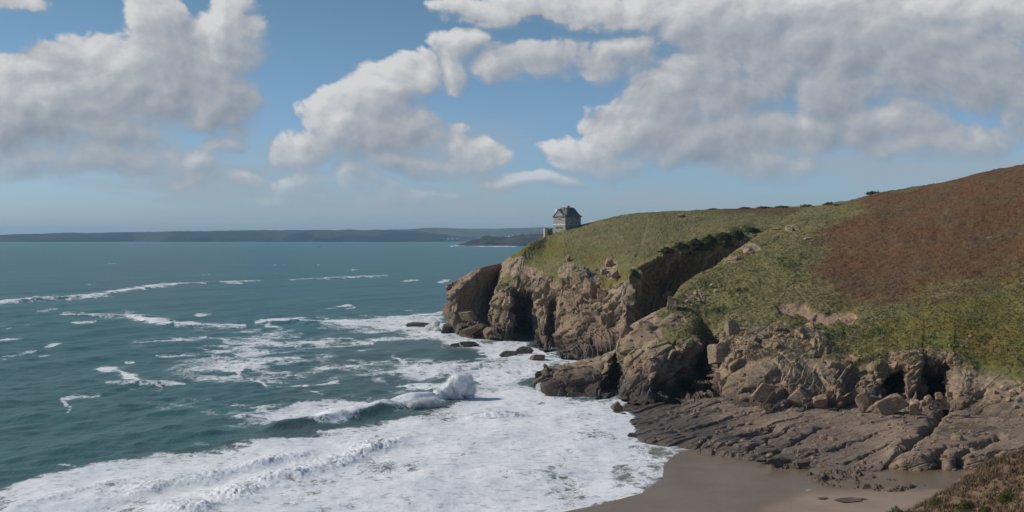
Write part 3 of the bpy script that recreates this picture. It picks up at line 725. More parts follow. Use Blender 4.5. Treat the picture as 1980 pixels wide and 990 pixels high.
def rock_shape(seed, size, sub=4, planes=9, rough=.06, tilt=(0, 0, 0)):
    """an angular boulder: a ball cut by random joint planes, then weathered"""
    r = np.random.default_rng(seed); D, Fc = ICO[sub]
    n = r.normal(size=(planes, 3)); n /= np.linalg.norm(n, axis=1, keepdims=True); n[:3] = rotm(*r.uniform(-25, 25, 3))
    n = np.concatenate([n, -n[:3]]); h = r.uniform(.55, .95, len(n))
    dt = D @ n.T
    rad = np.min(np.where(dt > .05, h / np.maximum(dt, .05), 9), axis=1)
    rad = np.minimum(rad, 1.15)
    V = D * rad[:, None]
    V = V * (1 + rough * fbm(V + seed, .6, 4, seed)[:, None])
    V = V * (np.array(size) / 2) @ rotm(*tilt).T
    return V, Fc
def rock(name, px, py, wpx, hpx, label, mat, depth=None, seed=None, cat='rock', group=None, deep=.8, tilt=None, sub=4, sink=.30, sea=False, rough=.06):
    """a rock whose foot is seen at (px, py), wpx by hpx photo pixels large"""
    g = Vector(S(px, py, 0)) if sea else ground_at(px, py)
    if depth: g = Vector(W(px, py, depth))
    if g is None: print('no ground', px, py); return
    k = g.y / F; w, h = wpx * k, hpx * k
    seed = seed or int(px * 7 + py)
    r = np.random.default_rng(seed)
    tilt = tilt or tuple(r.uniform(-12, 12, 3))
    V, Fc = rock_shape(seed, (w, w * deep, h * (1 + sink)), sub, rough=rough, tilt=tilt)
    V = V + np.array([0, 0, h * .5 - h * sink * .5])
    o = link(name, tri_mesh(name, V, Fc), mat); o.location = (g.x, g.y + w * deep * .25, g.z)
    tag(o, label, cat, group); return o

# -------- rocks one can point to
rock('boulder', 1392, 702, 50, 38, 'square pale granite block perched on the ledge beside the dark cleft in the near cliff', M_PALE, deep=.9, tilt=(6, -10, 24), seed=41)
rock('boulder', 1370, 716, 28, 26, 'smaller pale block under the left edge of the perched square boulder', M_PALE, seed=52)
rock('boulder', 905, 618, 34, 17, 'smooth yellowish rounded boulder at the foot of the dark overhanging headland face', M_PALE, seed=63, tilt=(0, 4, 0), depth=421)
rock('boulder', 880, 619, 24, 18, 'brown rounded boulder left of the smooth yellowish one under the headland overhang', M_ROCK, seed=64, depth=422)
rock('boulder', 864, 612, 17, 32, 'upright pinkish block at the outermost foot of the headland', M_PALE, seed=65, depth=428)
rock('boulder', 915, 644, 52, 15, 'long dark slab leaning into the surf below the headland overhang', M_DAMP, seed=66, depth=412, tilt=(0, -12, 10))
rock('boulder', 864, 642, 34, 16, 'wet dark rock at the seaward tip of the headland beside the white splash', M_WETROCK, seed=67, depth=428)
rock('boulder', 948, 650, 26, 20, 'pointed brown rock in front of the dark inner corner of the headland', M_ROCK, seed=68, depth=405, tilt=(0, -25, 0))
rock('sea_rock', 812, 633, 70, 11, 'long low dark reef running out from the headland tip into the foam', M_WETROCK, sea=True, seed=70, deep=.35)
rock('sea_rock', 906, 670, 46, 10, 'larger of the two low black rocks awash off the cave mouth', M_WETROCK, sea=True, seed=71, deep=.6)
rock('sea_rock', 879, 671, 24, 8, 'smaller of the two low black rocks awash off the cave mouth', M_WETROCK, sea=True, seed=72, deep=.6)
rock('sea_rock', 985, 690, 40, 11, 'black rock spur at the water edge nearest the cave, ringed with foam', M_WETROCK, sea=True, seed=73, deep=.7)
rock('sea_rock', 1014, 684, 34, 13, 'dark wet rock between the black spur and the cliff foot', M_WETROCK, sea=True, seed=74)
rock('sea_rock', 1036, 697, 34, 12, 'dark wet rock at the cliff foot below the narrow gully', M_DAMP, sea=True, seed=75)
rock('sea_rock', 1194, 798, 30, 22, 'dark triangular rock standing in white water at the seaward end of the rock ledge', M_DAMP, sea=True, seed=76, tilt=(0, -14, 0))
rock('sea_rock', 1046, 752, 30, 28, 'wet brown rock at the nose of the low promontory with foam around it', M_DAMP, sea=True, seed=77)
rock('sea_rock', 1228, 846, 30, 9, 'flat black rock at the left tip of the rock ledge where the swash thins', M_WETROCK, sea=True, seed=78)
rock('crag', 1218, 690, 56, 62, 'upright pale slab of rock on the left shoulder of the near spur', M_ROCK, seed=80, tilt=(0, 8, 10), deep=.7, cat='crag', sub=5, rough=.1, depth=281)
rock('crag', 1262, 660, 60, 46, 'broad grey crag crowning the near spur, right of the upright slab', M_ROCK, seed=81, tilt=(5, -8, 20), deep=.8, cat='crag', sub=5, rough=.1, depth=279)
rock('crag', 1302, 600, 34, 34, 'knobbly yellowish outcrop where the spur ridge meets the turf above the inlet', M_PALE, seed=82, deep=.9, cat='crag', sub=5, rough=.12)
rock('crag', 1415, 662, 46, 44, 'pale rounded buttress under the turf edge right of the dark cleft', M_PALE, seed=83, deep=.6, cat='crag', sub=5, rough=.09, depth=264)
rock('crag', 1462, 674, 44, 40, 'second pale buttress under the turf edge, between the rounded one and the stepped slabs', M_ROCK, seed=84, deep=.6, cat='crag', sub=5, rough=.1, depth=259)
for i, (x, y, w, h, t, l) in enumerate([
(1480,775,60,38,-30,'large tan boulder slab at the centre of the near cliff foot'), (1545,784,46,32,-30,'tan boulder right of the largest slab at the near cliff foot'),
  (1590,790,36,26,-20,'dark fractured boulder left of the first black recess under the turf'), ]):
    rock('boulder', x, y, w, h, l, M_ROCK if i % 2 else M_PALE, tilt=(0, t, 15), seed=300 + i, deep=.7, sub=5, rough=.09)
o = rock('boulder', 1722, 798, 92, 34, 'long yellowish slab leaning up to the right below the black recesses', M_PALE, tilt=(0, -26, 8), seed=91, deep=.4, sub=5, rough=.1, depth=216)
rock('boulder', 1672, 786, 30, 40, 'brown pillar of rock left of the long leaning slab', M_ROCK, seed=92, depth=219)
rock('boulder', 1768, 798, 26, 26, 'tan angular boulder at the right foot of the long leaning slab', M_PALE, seed=93, depth=213)
for i, (x, y, w) in enumerate([(1786,786,16),(1797,779,18),(1808,783,14),(1816,773,18),(1826,778,15),(1836,768,16),(1803,792,13),(1820,790,15),(1780,795,12),(1832,790,13)]):
    rock('rubble_stone', x, y, w, w * .8, 'pale yellow stone in the small rubble heap under the rightmost black recess', M_PALE, seed=400 + i, sub=3, group='stones of the rubble heap', cat='stone', depth=215)
for i, (x, y, w) in enumerate([(1925,762,20),(1942,754,24),(1960,762,26),(1978,756,24),(1952,776,22),(1972,778,24),(1936,770,14),(1966,790,18)]):
    rock('white_stone', x, y, w * .62, w * .42, 'whitish stone in the pale scatter at the right edge above the small cave', M_WHITE, seed=420 + i, sub=3, group='whitish stones by the right edge', cat='stone')
for i, (x, y, w, h, l, c) in enumerate([
  (1450,490,26,12,'grey outcrop on the skyline of the near spur beside the inlet',0),(1428,503,20,10,'low pale stone lower left of the grey skyline outcrop',0),(1502,444,14,6,'low pale rock in the turf left of the square one on the slope',0),
  (1532,446,13,7,'square pale rock in the turf near the top of the green slope',0),(1562,463,16,5,'flat pale rock in the turf below the square one',0),(1500,460,16,5,'flat grey rock in the turf below the low pale one',0),(1318,421,18,9,'pale outcrop on the far grassy crest',0),
  (1620,397,22,4,'pale flat outcrop close under the hilltop at the edge of the brown heath',0),(1290,575,24,18,'yellowish stone on the lip of the inlet',0),
  (1178,516,20,18,'pale crag among the turf above the far cliff, topmost one',1),(1168,530,16,14,'pale crag just below the topmost one above the far cliff',1),(1190,537,16,16,'pale crag right of and below the topmost one above the far cliff',1),
  (1098,505,12,14,'upright pale stone in the gold turf of the far headland',1),(1108,522,10,9,'small pale stone under the upright one in the gold turf',1),(1140,575,26,40,'tall yellowish pinnacle standing out of the far cliff top',1),
  (1118,585,18,16,'block left of the tall yellowish pinnacle',1),(1165,580,22,26,'block right of the tall yellowish pinnacle',1),(1062,548,14,10,'dark stone on the turf above the large cave',1),(1005,535,12,14,'grey stone at the upper left edge of the far cliff',1),(1030,548,10,10,'pale stone between the grey edge stone and the dark turf stone',1)]):
    rock('outcrop', x, y, w, h, l, M_PALE, seed=440 + i, sub=4, deep=.8, cat='rock', rough=.1)
for i, (x, y) in enumerate([(1338,592),(1352,583),(1362,572),(1371,580),(1384,566),(1392,556),(1400,562),(1376,557),(1345,570),(1412,548),(1358,562),(1328,586)]):
    w = 6 + 5 * ((i * 37) % 10) / 10
    rock('white_stone', x, y, w, w * .8, 'small whitish stone in the green patch above the near spur', M_WHITE, seed=470 + i, sub=3, cat='stone', group='whitish stones in the green patch')
for i, (x, y, w, h, l) in enumerate([
  (1508,900,56,22,'largest black lumpy rock at the sand edge of the rock ledge'),(1552,903,40,16,'black lumpy rock right of the largest one at the sand edge'),(1472,893,26,10,'low black rock left of the largest one at the sand edge'),
  (1640,970,66,7,'flat weed-covered rock lying on the dry sand'),(1668,967,30,7,'small weed-covered rock touching the flat one on the dry sand'),(1592,964,22,4,'thin dark rock left of the flat weedy one on the dry sand')]):
    rock('beach_rock', x, y, w * 1.05, h * (.7 if i < 3 else .4), l, M_DAMP, seed=500 + i, depth=(H - .9) * F / (y - HY), deep=.5, cat='rock', sub=5, rough=.16, tilt=(0, 0, 20))

def reef(name, poly, lift, seed, label):
    q = np.array([S(a, b, .9)[:2] for a, b in poly]); x0, y0 = q.min(0) - 1; x1, y1 = q.max(0) + 1
    X, Y = np.meshgrid(np.arange(x0, x1, .09), np.arange(y0, y1, .16)); P = np.stack([X, Y, 0 * X], -1); Pf = P.reshape(-1, 3)
    ins = soft_poly(X + .9 * fbm(Pf, 2.2, 4, seed).reshape(X.shape), Y + 1.6 * fbm(Pf, 2.6, 4, seed + 1).reshape(X.shape), [tuple(v) for v in q], 1.6)
    f1, c1 = cells(Pf, (2.6, 1.2, 1.), seed, rotm(4, -5, 38), .8)
    P[..., 2] = -.9 + 1.9 * ins * (.55 + .45 * fbm(Pf, 1.8, 4, seed + 3, .6).reshape(X.shape)) * lift + (.32 * f1 + .22 * fbm(Pf, .6, 3, seed + 4)).reshape(X.shape) * ins * lift + .55
    tag(link(name, grid_mesh(name, P, None, False), M_DAMP), label, 'rock')
reef('reef', [(1560,915),(1620,903),(1690,918),(1760,932),(1810,945),(1740,958),(1660,948),(1590,938),(1548,926)], 1.0, 810, 'broad low reef of dark weedy rock in the wet sand below the rock ledge')
reef('reef', [(1475,890),(1530,884),(1580,893),(1560,908),(1500,906)], 1.1, 820, 'ragged black reef edge at the left end of the beach, under the rock ledge')
# -------- loose rubble nobody could count along the cliff foot and on the ledge
def rubble():
    Vs, Fs, n = [], [], 0
    D, Fc = ICO[2]
    r = np.random.default_rng(77)
    for k in range(620):
        if k < 260: px, py = r.uniform(1330, 1990), r.uniform(770, 915)
        elif k < 440: px, py = r.uniform(1200, 1900), r.uniform(640, 800)
        else: px, py = r.uniform(860, 1215), r.uniform(520, 690)
        g = ground_at(px, py)
        if g is None or g.z < .6: continue
        s = float(np.exp(r.normal(-1.0, .45))) * (1.0 if k < 440 else 1.5)
        nn = r.normal(size=(9, 3)); nn /= np.linalg.norm(nn, axis=1, keepdims=True)
        dt = D @ nn.T; rad = np.minimum(np.min(np.where(dt > .05, r.uniform(.6, .95, 9) / np.maximum(dt, .05), 9), axis=1), 1.1)
        Vs.append((D * rad[:, None]) * s * np.array([1, 1, .7]) @ rotm(*r.uniform(-40, 40, 3)).T + np.array(g)); Fs.append(Fc + n); n += len(D)
    tag(link('rubble', tri_mesh('rubble', np.concatenate(Vs), np.concatenate(Fs)), M_ROCK), kind='stuff')
rubble()
# -------- foreground bank
ZR = (np.array([-60, 5, 22, 26, 30.4, 33.6, 40, 60, 140.]), np.array([-2, 1, 15.5, 18.3, 21.0, 23.2, 26, 32, 46.]))
def bank_z(x, y):
    z = np.interp(x, *ZR) - .10 * np.clip(75 - y, 0, 40) - np.where(y > 74, .02 * (y - 74) ** 2 + .30 * (y - 74), 0)
    return z
def build_bank():
    xs = np.arange(-40, 110, .3); ys = np.concatenate([np.arange(-40, 55, 1.5), np.arange(55, 84, .25), np.arange(84, 130, 1.)])
    X, Y = np.meshgrid(xs, ys); Z = bank_z(X, Y)
    Z = np.maximum(Z, 36.2 * np.exp(-(X ** 2 + (Y + 9) ** 2) / 98.))
    P = np.stack([X, Y, Z], -1); Pf = P.reshape(-1, 3)
    P[..., 2] += (.5 * fbm(Pf, 5., 3, 81) + .25 * np.abs(fbm(Pf, 1.4, 3, 82))).reshape(X.shape) * np.clip((Y - 20) / 20, 0, 1)
    P[..., 2] = np.maximum(P[..., 2], -3)
    o = link('foreground_bank', grid_mesh('foreground_bank', P, None, True), M_BANK); tag(o, kind='structure'); return o
M_BANK = veg_mat('dry_heath', ((.165, .108, .068), (.205, .142, .09), (.25, .18, .11), (.115, .08, .05)), (.25, 1.5, 6.))
bank = build_bank(); bpy.context.view_layer.update(); BB = bvh_of(bank)
def blades(r, n, h, spread, lean=.5, wide=.05):
    """n thin pointed leaves fanning out from the origin: (V, F)"""
    a = r.uniform(0, 6.283, n); ln = h * r.uniform(.55, 1.1, n); le = lean * r.uniform(.3, 1.2, n)
    bx, by = spread * r.normal(0, .4, n), spread * r.normal(0, .4, n)
    tx, ty = bx + np.cos(a) * ln * le, by + np.sin(a) * ln * le; tz = ln * np.sqrt(np.clip(1 - (le * .8) ** 2, .1, 1))
    w = wide * r.uniform(.6, 1.3, n); px, py = -np.sin(a) * w, np.cos(a) * w
    V = np.stack([np.stack([bx - px, by - py, 0 * a], 1), np.stack([bx + px, by + py, 0 * a], 1), np.stack([tx, ty, tz], 1)], 1).reshape(-1, 3)
    return V, np.arange(n * 3).reshape(n, 3)
def scatter(name, pts, h, n, spread, mat, seed, lean=.6, wide=.05):
    r = np.random.default_rng(seed); Vs, Fs, k = [], [], 0
    for p in pts:
        s = r.uniform(.6, 1.35); V, Fc = blades(r, n, h * s, spread * s, lean, wide); Vs.append(V + np.array(p)); Fs.append(Fc + k); k += len(V)
    tag(link(name, tri_mesh(name, np.concatenate(Vs), np.concatenate(Fs)), mat), kind='stuff')
r_ = np.random.default_rng(31)
def bank_pts(n):
    out = []
    while len(out) < n:
        x, y = r_.uniform(20, 46), r_.uniform(62, 78.5)
        h = BB.ray_cast(Vector((x, y, 100)), Vector((0, 0, -1)))
        if h[0] is not None: out.append(tuple(h[0]))
    return out
scatter('heather', bank_pts(5200), .34, 16, .30, M_BANK, 1, .8, .028)
M_STRAW = veg_mat('dry_grass', ((.21, .155, .095), (.26, .195, .115), (.15, .11, .065), (.12, .11, .05)), (.3, 2., 6.))
scatter('dry_grass', bank_pts(1500), .42, 9, .16, M_STRAW, 2, .55, .014)
M_GORSE = veg_mat('gorse_leaves', ((.055, .068, .016), (.085, .095, .022), (.12, .12, .028), (.03, .04, .012)), (1., 3., 9.))
M_SCRUB = veg_mat('scrub_leaves', ((.034, .042, .014), (.052, .060, .019), (.078, .080, .024), (.020, .027, .010)), (.4, 1.2, 4.))
M_BANKG = veg_mat('olive_leaves', ((.08, .078, .024), (.11, .10, .032), (.14, .12, .04), (.045, .045, .015)), (1., 3., 9.))
M_TWIG = flat_mat('twig_bark', (.10, .075, .05))
def bush(name, g, w, h, label, mat, seed, group=None, n=900, leaf=.09, cat='bush'):
    """a shrub: forked stems and a loose shell of leaf-sized faces with gaps"""
    r = np.random.default_rng(seed)
    root = bpy.data.objects.new(name, None); C.objects.link(root); root.location = g; tag(root, label, cat, group)
    D = r.normal(size=(n, 3)); D /= np.linalg.norm(D, axis=1, keepdims=True); D[:, 2] = np.abs(D[:, 2]) * 1.0 - .15
    lump = 1 + .35 * fbm(D + seed, .5, 3, seed)
    rad = lump * r.uniform(.35, 1.0, n) ** .45
    c = D * rad[:, None] * np.array([w / 2, w / 2 * .9, h * .9]); c[:, 2] += .1 * h
    t1 = r.normal(size=(n, 3)); t1 /= np.linalg.norm(t1, axis=1, keepdims=True); t2 = np.cross(t1, D); t2 /= np.linalg.norm(t2, axis=1, keepdims=True) + 1e-6
    s = leaf * r.uniform(.6, 1.5, n)[:, None]
    V = np.stack([c - t2 * s * .5, c + t2 * s * .5, c + t1 * s * 1.6], 1).reshape(-1, 3)
    link('crown', tri_mesh('crown', V, np.arange(n * 3).reshape(n, 3)), mat, root)
    Vs, Fs, k = [], [], 0
    for j in range(5):
        a = 6.28 * j / 5 + r.uniform(-.4, .4); tip = np.array([math.cos(a) * w * .3, math.sin(a) * w * .3, h * .8]); q = .04 * w
        base = np.array([[q, 0, 0], [-.5 * q, .87 * q, 0], [-.5 * q, -.87 * q, 0]]); base[:, 2] -= .1 * h
        V = np.concatenate([base, base * .3 + tip]); f = [[0, 1, 4], [0, 4, 3], [1, 2, 5], [1, 5, 4], [2, 0, 3], [2, 3, 5], [3, 4, 5]]
        Vs.append(V); Fs.append(np.array(f) + k); k += 6
    link('stem', tri_mesh('stem', np.concatenate(Vs), np.concatenate(Fs)), M_TWIG, root)
    return root
def bank_at(px, py):
    d = (Vector(W(px, py, 100.)) - EYE).normalized(); h = BB.ray_cast(EYE, d)
    return h[0] if h[0] is not None else Vector(W(px, py, 74))
for i, (x, y, w, l) in enumerate([(1868,985,38,'dark green gorse bush in the dry heather at the bottom right'),(1734,1000,40,'yellowish green gorse bush at the lowest left end of the foreground bank'),(1945,970,40,'olive gorse bush between the dark green one and the right edge of the bank'),(1812,975,26,'small olive bush left of the dark green gorse bush'),(1905,992,26,'small gorse bush right of and below the dark green one')]):
    g = bank_at(x, min(y, 1010)); k = g.y / F
    bush('gorse_bush', g, w * k, w * k * .55, l, M_GORSE if i % 2 == 0 else M_BANKG, 600 + i, None, 1400, .05)

# -------- shrubs and rough growth on the hills
for i, (x, y, w, h, l) in enumerate([
  (1290,488,34,14,'dark shrub at the left end of the row along the lip of the inlet'),(1318,480,36,16,'dark shrub second from the left along the lip of the inlet'),(1345,474,36,18,'rounded dark shrub in the middle of the row along the lip of the inlet'),(1372,468,34,18,'dark shrub right of the middle one along the lip of the inlet'),
  (1398,463,36,22,'tallest olive shrub at the head of the inlet'),(1425,458,40,20,'olive brown shrub right of the tallest one at the head of the inlet'),(1360,484,40,16,'bright green shrub hanging over the inner wall of the inlet'),(1330,492,30,12,'yellow green shrub hanging below the middle one of the row'),(1405,476,34,16,'yellow green shrub hanging below the tallest olive one'),
  (1455,449,30,12,'low shrub at the upper end of the row by the inlet')]):
    g = ground_at(x, y)
    if g: bush('shrub', g, w * .85 * g.y / F, h * .72 * g.y / F, l, M_GORSE if i in (6, 7, 8) else M_SCRUB, 630 + i, 'shrubs along the inlet', 1500, .33)
for i, (x, w, h) in enumerate([(1378,18,3),(1440,26,3.5),(1478,34,4),(1512,30,4.5),(1562,36,7),(1606,26,4),(1690,34,5)]):
    g = None
    for y in range(330, 430):
        g = ground_at(x, y)
        if g: break
    if g: bush('skyline_shrub', g - Vector((0, 0, .3)), w * g.y / F, h * g.y / F, 'low dark shrub on the grassy skyline between the house and the brown hilltop', M_SCRUB, 650 + i, 'shrubs on the skyline', 500, .35)
def hill_pts(n, test):
    out = []
    for _ in range(n):
        px, py = r_.uniform(1000, 1985), r_.uniform(330, 760)
        if not test(px, py): continue
        g = ground_at(px, py)
        if g is not None and g.z > 6: out.append(tuple(g))
    return out
HP = lambda px, py: bool(in_poly(np.array([px + r_.normal(0, 40)]), np.array([py + r_.normal(0, 18)]), HEATH)[0])
M_BRACKEN = veg_mat('bracken', ((.140, .064, .027), (.116, .072, .037), (.158, .092, .040), (.078, .048, .029)), (.05, .45, 2.2))
scatter('bracken', hill_pts(15000, lambda a, b: a > 1560 and b < 600 and HP(a, b)), .22, 7, .8, M_BRACKEN, 3, 1.3, .12)
GP = lambda a, b: (b > 500 + max(0, (a - 1450)) * -.05 or a > 1400) and not HP(a, b) and a > 1300 and b < 720 and not bool(in_poly(np.array([a]), np.array([b]), SCAR)[0])
M_TUFT = veg_mat('rough_grass', ((.112, .108, .036), (.162, .134, .052), (.200, .162, .070), (.078, .086, .029)), (.07, .6, 2.6))
scatter('rough_grass', [p for p in hill_pts(30000, GP) if p[2] > 11], .34, 6, .5, M_TUFT, 4, .7, .09)

# -------- house on the headland
def box_mesh(name, lo, hi):
    x0, y0, z0 = lo; x1, y1, z1 = hi
    V = [(x0,y0,z0),(x1,y0,z0),(x1,y1,z0),(x0,y1,z0),(x0,y0,z1),(x1,y0,z1),(x1,y1,z1),(x0,y1,z1)]
    return mesh_from(name, V, [(0,3,2,1),(4,5,6,7),(0,1,5,4),(1,2,6,5),(2,3,7,6),(3,0,4,7)])
def box(name, lo, hi, mat, parent): return link(name, box_mesh(name, lo, hi), mat, parent)
M_STONE = flat_mat('house_stone', (.30, .275, .24), .9, .25, 1.2); M_SLATE = flat_mat('slate', (.10, .108, .118), .6, .2, 2.0); M_PAINT = flat_mat('white_paint', (.72, .70, .66), .6, .08, 2.)
M_GLASS = flat_mat('window_glass', (.03, .035, .04), .12, .1, 1., .6); M_BRICK = flat_mat('chimney_stone', (.27, .215, .155), .9, .2, 2.); M_WARM = flat_mat('sunny_stone', (.50, .42, .33), .9, .15, 1.5)
def build_house():
    th = math.radians(35); cx, cy = (1093 - 990) / F * 500, 500.
    zb = H + (HY - 455) / F * 500
    root = bpy.data.objects.new('house', None); C.objects.link(root); root.location = (cx, cy, zb); root.rotation_euler = (0, 0, th); root.scale = (1.08, 1.08, 1.06)
    tag(root, 'tall grey stone house with steep slate roof standing alone on the headland edge', 'house')
    L, D, E = 8.4, 8.2, 8.0
    wall = box('wall', (0, 0, -4), (L, D, E), M_STONE, root)
    for x in (0,):                                              # gable of the front
        g = mesh_from('gable', [(-.30,.5,E-.1),(-.30,D-.5,E-.1),(-.30,D/2,E+3.0),(1.6,.5,E-.1),(1.6,D-.5,E-.1),(1.6,D/2,E+3.0)], [(0,2,1),(3,4,5),(0,1,4,3),(1,2,5,4),(2,0,3,5)])
        link('gable', g, M_STONE, root)
    def hip(levels):
        V, Q = [], []
        for (ix, iy, z) in levels: V += [(-.45 + ix, -.45 + iy, z), (L + .45 - ix, -.45 + iy, z), (L + .45 - ix, D + .45 - iy, z), (-.45 + ix, D + .45 - iy, z)]
        for k in range(len(levels) - 1):
            for j in range(4): Q.append((4*k+j, 4*k+(j+1)%4, 4*k+4+(j+1)%4, 4*k+4+j))
        n = 4 * (len(levels) - 1); Q += [(n, n+1, n+2, n+3), (3, 2, 1, 0)]
        return V, Q
    V, Q = hip([(0, 0, E), (.0, .0, E + .16), (.9, 1.1, E + 1.25), (1.9, 3.3, E + 3.95), (2.0, 4.0, E + 4.15)])
    roof = link('roof', mesh_from('roof', V, Q), M_SLATE, root)
    a, b = E - .15, E + 3.15                                     # slates of the front gable
    for s in (0, 1):
        y0, y1 = (.1, D / 2) if s == 0 else (D - .1, D / 2)
        V = [(-.55, y0, a), (2.6, y0, a), (2.6, y1, b), (-.55, y1, b), (-.55, y0, a + .25), (2.6, y0, a + .25), (2.6, y1, b + .25), (-.55, y1, b + .25)]
        link('gable_slope', mesh_from('gable_slope', V, [(0,1,2,3),(7,6,5,4),(0,4,5,1),(1,5,6,2),(2,6,7,3),(3,7,4,0)]), M_SLATE, roof)
    ch = box('chimney', (.7, .05, E - .3), (2.0, 1.0, E + 4.0), M_BRICK, roof); box('chimney', (4.3, 3.6, E + 3.6), (5.2, 4.5, E + 4.9), M_BRICK, roof)
    dm = box('dormer', (.5, 6.4, E + .4), (2.0, 7.7, E + 3.4), M_PAINT, roof)
    def window(face, a0, a1, z0, z1, bars=2):
        if face == 'front': f = box('window', (-.10, a0, z0), (-.001, a1, z1), M_PAINT, root)
        else: f = box('window', (a0, -.10, z0), (a1, -.001, z1), M_PAINT, root)
        w = (a1 - a0 - .12) / bars
        V, Q = [], []
        for j in range(bars):
            c0, c1 = a0 + .12 + j * w, a0 + (j + 1) * w
            q = [(c0, z0 + .12), (c1, z0 + .12), (c1, z1 - .12), (c0, z1 - .12)]; n = len(V)
            V += [((-.112, c, z) if face == 'front' else (c, -.112, z)) for c, z in q]; Q.append((n, n + 3, n + 2, n + 1) if face == 'front' else (n, n + 1, n + 2, n + 3))
        link('pane', mesh_from('pane', V, Q), M_GLASS, f)
    window('front', 2.8, 5.4, 6.3, 7.6, 3); window('front', 1.4, 6.9, 2.6, 4.1, 5); window('front', 1.6, 3.4, -.2, 1.5, 2); window('front', 4.6, 6.6, -.2, 1.5, 2)
    window('side', 2.2, 3.4, 4.6, 6.0); window('side', 5.2, 6.4, 4.6, 6.0); window('side', 5.0, 6.2, 1.6, 3.0)
    box('string_course', (-.14, -.14, 4.55), (-.003, D + .1, 4.85), M_PAINT, root)
    box('bay', (L + .002, 2.0, -3), (L + 1.0, 6.0, 3.4), M_STONE, root)
    wr = bpy.data.objects.new('garden_wall', None); C.objects.link(wr); wr.location = ((1055 - 990) / F * 503, 503., H + (HY - 456) / F * 503); wr.rotation_euler = (0, 0, math.radians(24))
    tag(wr, 'low stone wall with a pale square gate pillar left of the lone house', 'wall')
    box('pillar', (-.75, -.75, -2), (.75, .75, 3.4), M_WARM, wr); box('pillar_cap', (-.88, -.88, 3.402), (.88, .88, 3.6), M_WARM, wr)
    link('wall_run', mesh_from('wall_run', [(.752,-.3,-2),(3.9,.9,-2),(3.9,1.5,-2),(.752,.4,-2),(.752,-.3,3.0),(3.9,.9,3.5),(3.9,1.5,3.5),(.752,.4,3.0)], [(0,3,2,1),(4,5,6,7),(0,1,5,4),(1,2,6,5),(2,3,7,6),(3,0,4,7)]), M_BRICK, wr)
build_house()

# -------- breaking water
def blob_mesh(name, balls, voxel, seed, amp, zcut=-.6):
    Vs, Fs, k = [], [], 0; D, Fc = ICO[3]
    for x, y, z, r in balls: Vs.append(D * r + np.array([x, y, z])); Fs.append(Fc + k); k += len(D)
    me = tri_mesh(name, np.concatenate(Vs), np.concatenate(Fs)); o = bpy.data.objects.new(name, me); C.objects.link(o)
    md = o.modifiers.new('merge', 'REMESH'); md.mode = 'VOXEL'; md.voxel_size = voxel
    bpy.context.view_layer.update()
    e = o.evaluated_get(bpy.context.evaluated_depsgraph_get()); me2 = bpy.data.meshes.new_from_object(e)
    o.modifiers.clear(); o.data = me2; bpy.data.meshes.remove(me)
    V = np.zeros(len(me2.vertices) * 3, np.float32); me2.vertices.foreach_get('co', V); V = V.reshape(-1, 3).astype(float)
    N = np.zeros(len(me2.vertices) * 3, np.float32); me2.vertices.foreach_get('normal', N); N = N.reshape(-1, 3)
    s = amp * .5
    V = V + N * ((s * 1.3 * np.abs(fbm(V, 1.7 * s / .3, 4, seed, .6)) + s * .5 * fbm(V, .5, 3, seed + 1))[:, None] - s * .4)
    me2.vertices.foreach_set('co', V.astype(np.float32).reshape(-1)); me2.polygons.foreach_set('use_smooth', [True] * len(me2.polygons)); me2.update()
    me2.materials.append(M_SPRAY)
    return o
def spray(name, pts, label, seed, voxel=.16, amp=.34, cat='wave spray'):
    """pts: (px, py of the ball's centre, radius in px, depth)"""
    g = W(pts[0][0], pts[0][1], pts[0][3]); g[2] = 0
    r = np.random.default_rng(seed); balls = []
    for x, y, rad, Y in pts:
        c = W(x, y, Y) - g; R = rad * Y / F * .9; balls.append((*c, R))
        for _ in range(7):
            d = r.normal(size=3); d /= np.linalg.norm(d); d[2] = abs(d[2]) * .9 - .1; balls.append((*(c + d * R * .75), R * r.uniform(.28, .5)))
    o = blob_mesh(name, balls, voxel, seed, amp); o.location = g; tag(o, label, cat)
    n = 26000 if voxel < .2 else 12000; b = np.array(balls); pr = b[:, 3] ** 2; q = b[r.choice(len(b), n, p=pr / pr.sum())]; d = r.normal(size=(n, 3)); d /= np.linalg.norm(d, axis=1, keepdims=True)
    out = np.abs(r.normal(0, .34, n)) * np.sqrt(q[:, 3] + .2)
    c = q[:, :3] + d * (q[:, 3] * .93 + out)[:, None] + np.array([.25, 0, .18]) * out[:, None]
    k = c[:, 2] > 0; c = c[k]; n = len(c); sz = (r.uniform(.03, .10, n) / (1 + 2.2 * out[k]))[:, None, None] * (voxel / .16)
    tet = np.array([(1, 1, 1), (-1, -1, 1), (-1, 1, -1), (1, -1, -1)], float)
    V = (c[:, None, :] + tet[None] * sz).reshape(-1, 3); f = np.array([(0, 1, 2), (0, 3, 1), (0, 2, 3), (1, 3, 2)]); Fc = (f[None] + 4 * np.arange(n)[:, None, None]).reshape(-1, 3)
    dr = link('droplets', tri_mesh('droplets', V, Fc), M_SPRAY, o); tag(dr, kind='stuff'); return o
spray('wave_plume', [(885,745,24,258),(866,757,19,257),(850,764,14,256),(898,738,18,259),(903,752,17,259),(880,766,13,257),(858,770,9,256),(906,766,12,260)], 'large white plume thrown up by the wave breaking off the low promontory', 21)
spray('wave_plume', [(822,783,13,245),(836,782,12,246),(806,785,10,244),(795,788,9,243),(786,791,7,243),(780,793,5,243)], 'smaller white plume on the same breaking wave, left of the large plume', 22)
spray('wave_plume', [(838,634,10,447),(828,637,8,447),(820,641,6,448),(843,626,7,446),(812,643,6,449),(845,640,7,443)], 'white splash bursting against the rocks at the headland tip', 23, .22, .4)
spray('wave_plume', [(766,618,5,520),(758,621,5,520),(773,622,5,519),(782,623,5,518),(791,625,5,517)], 'low burst of spray on the wave running in front of the headland reef', 24, .22, .35)
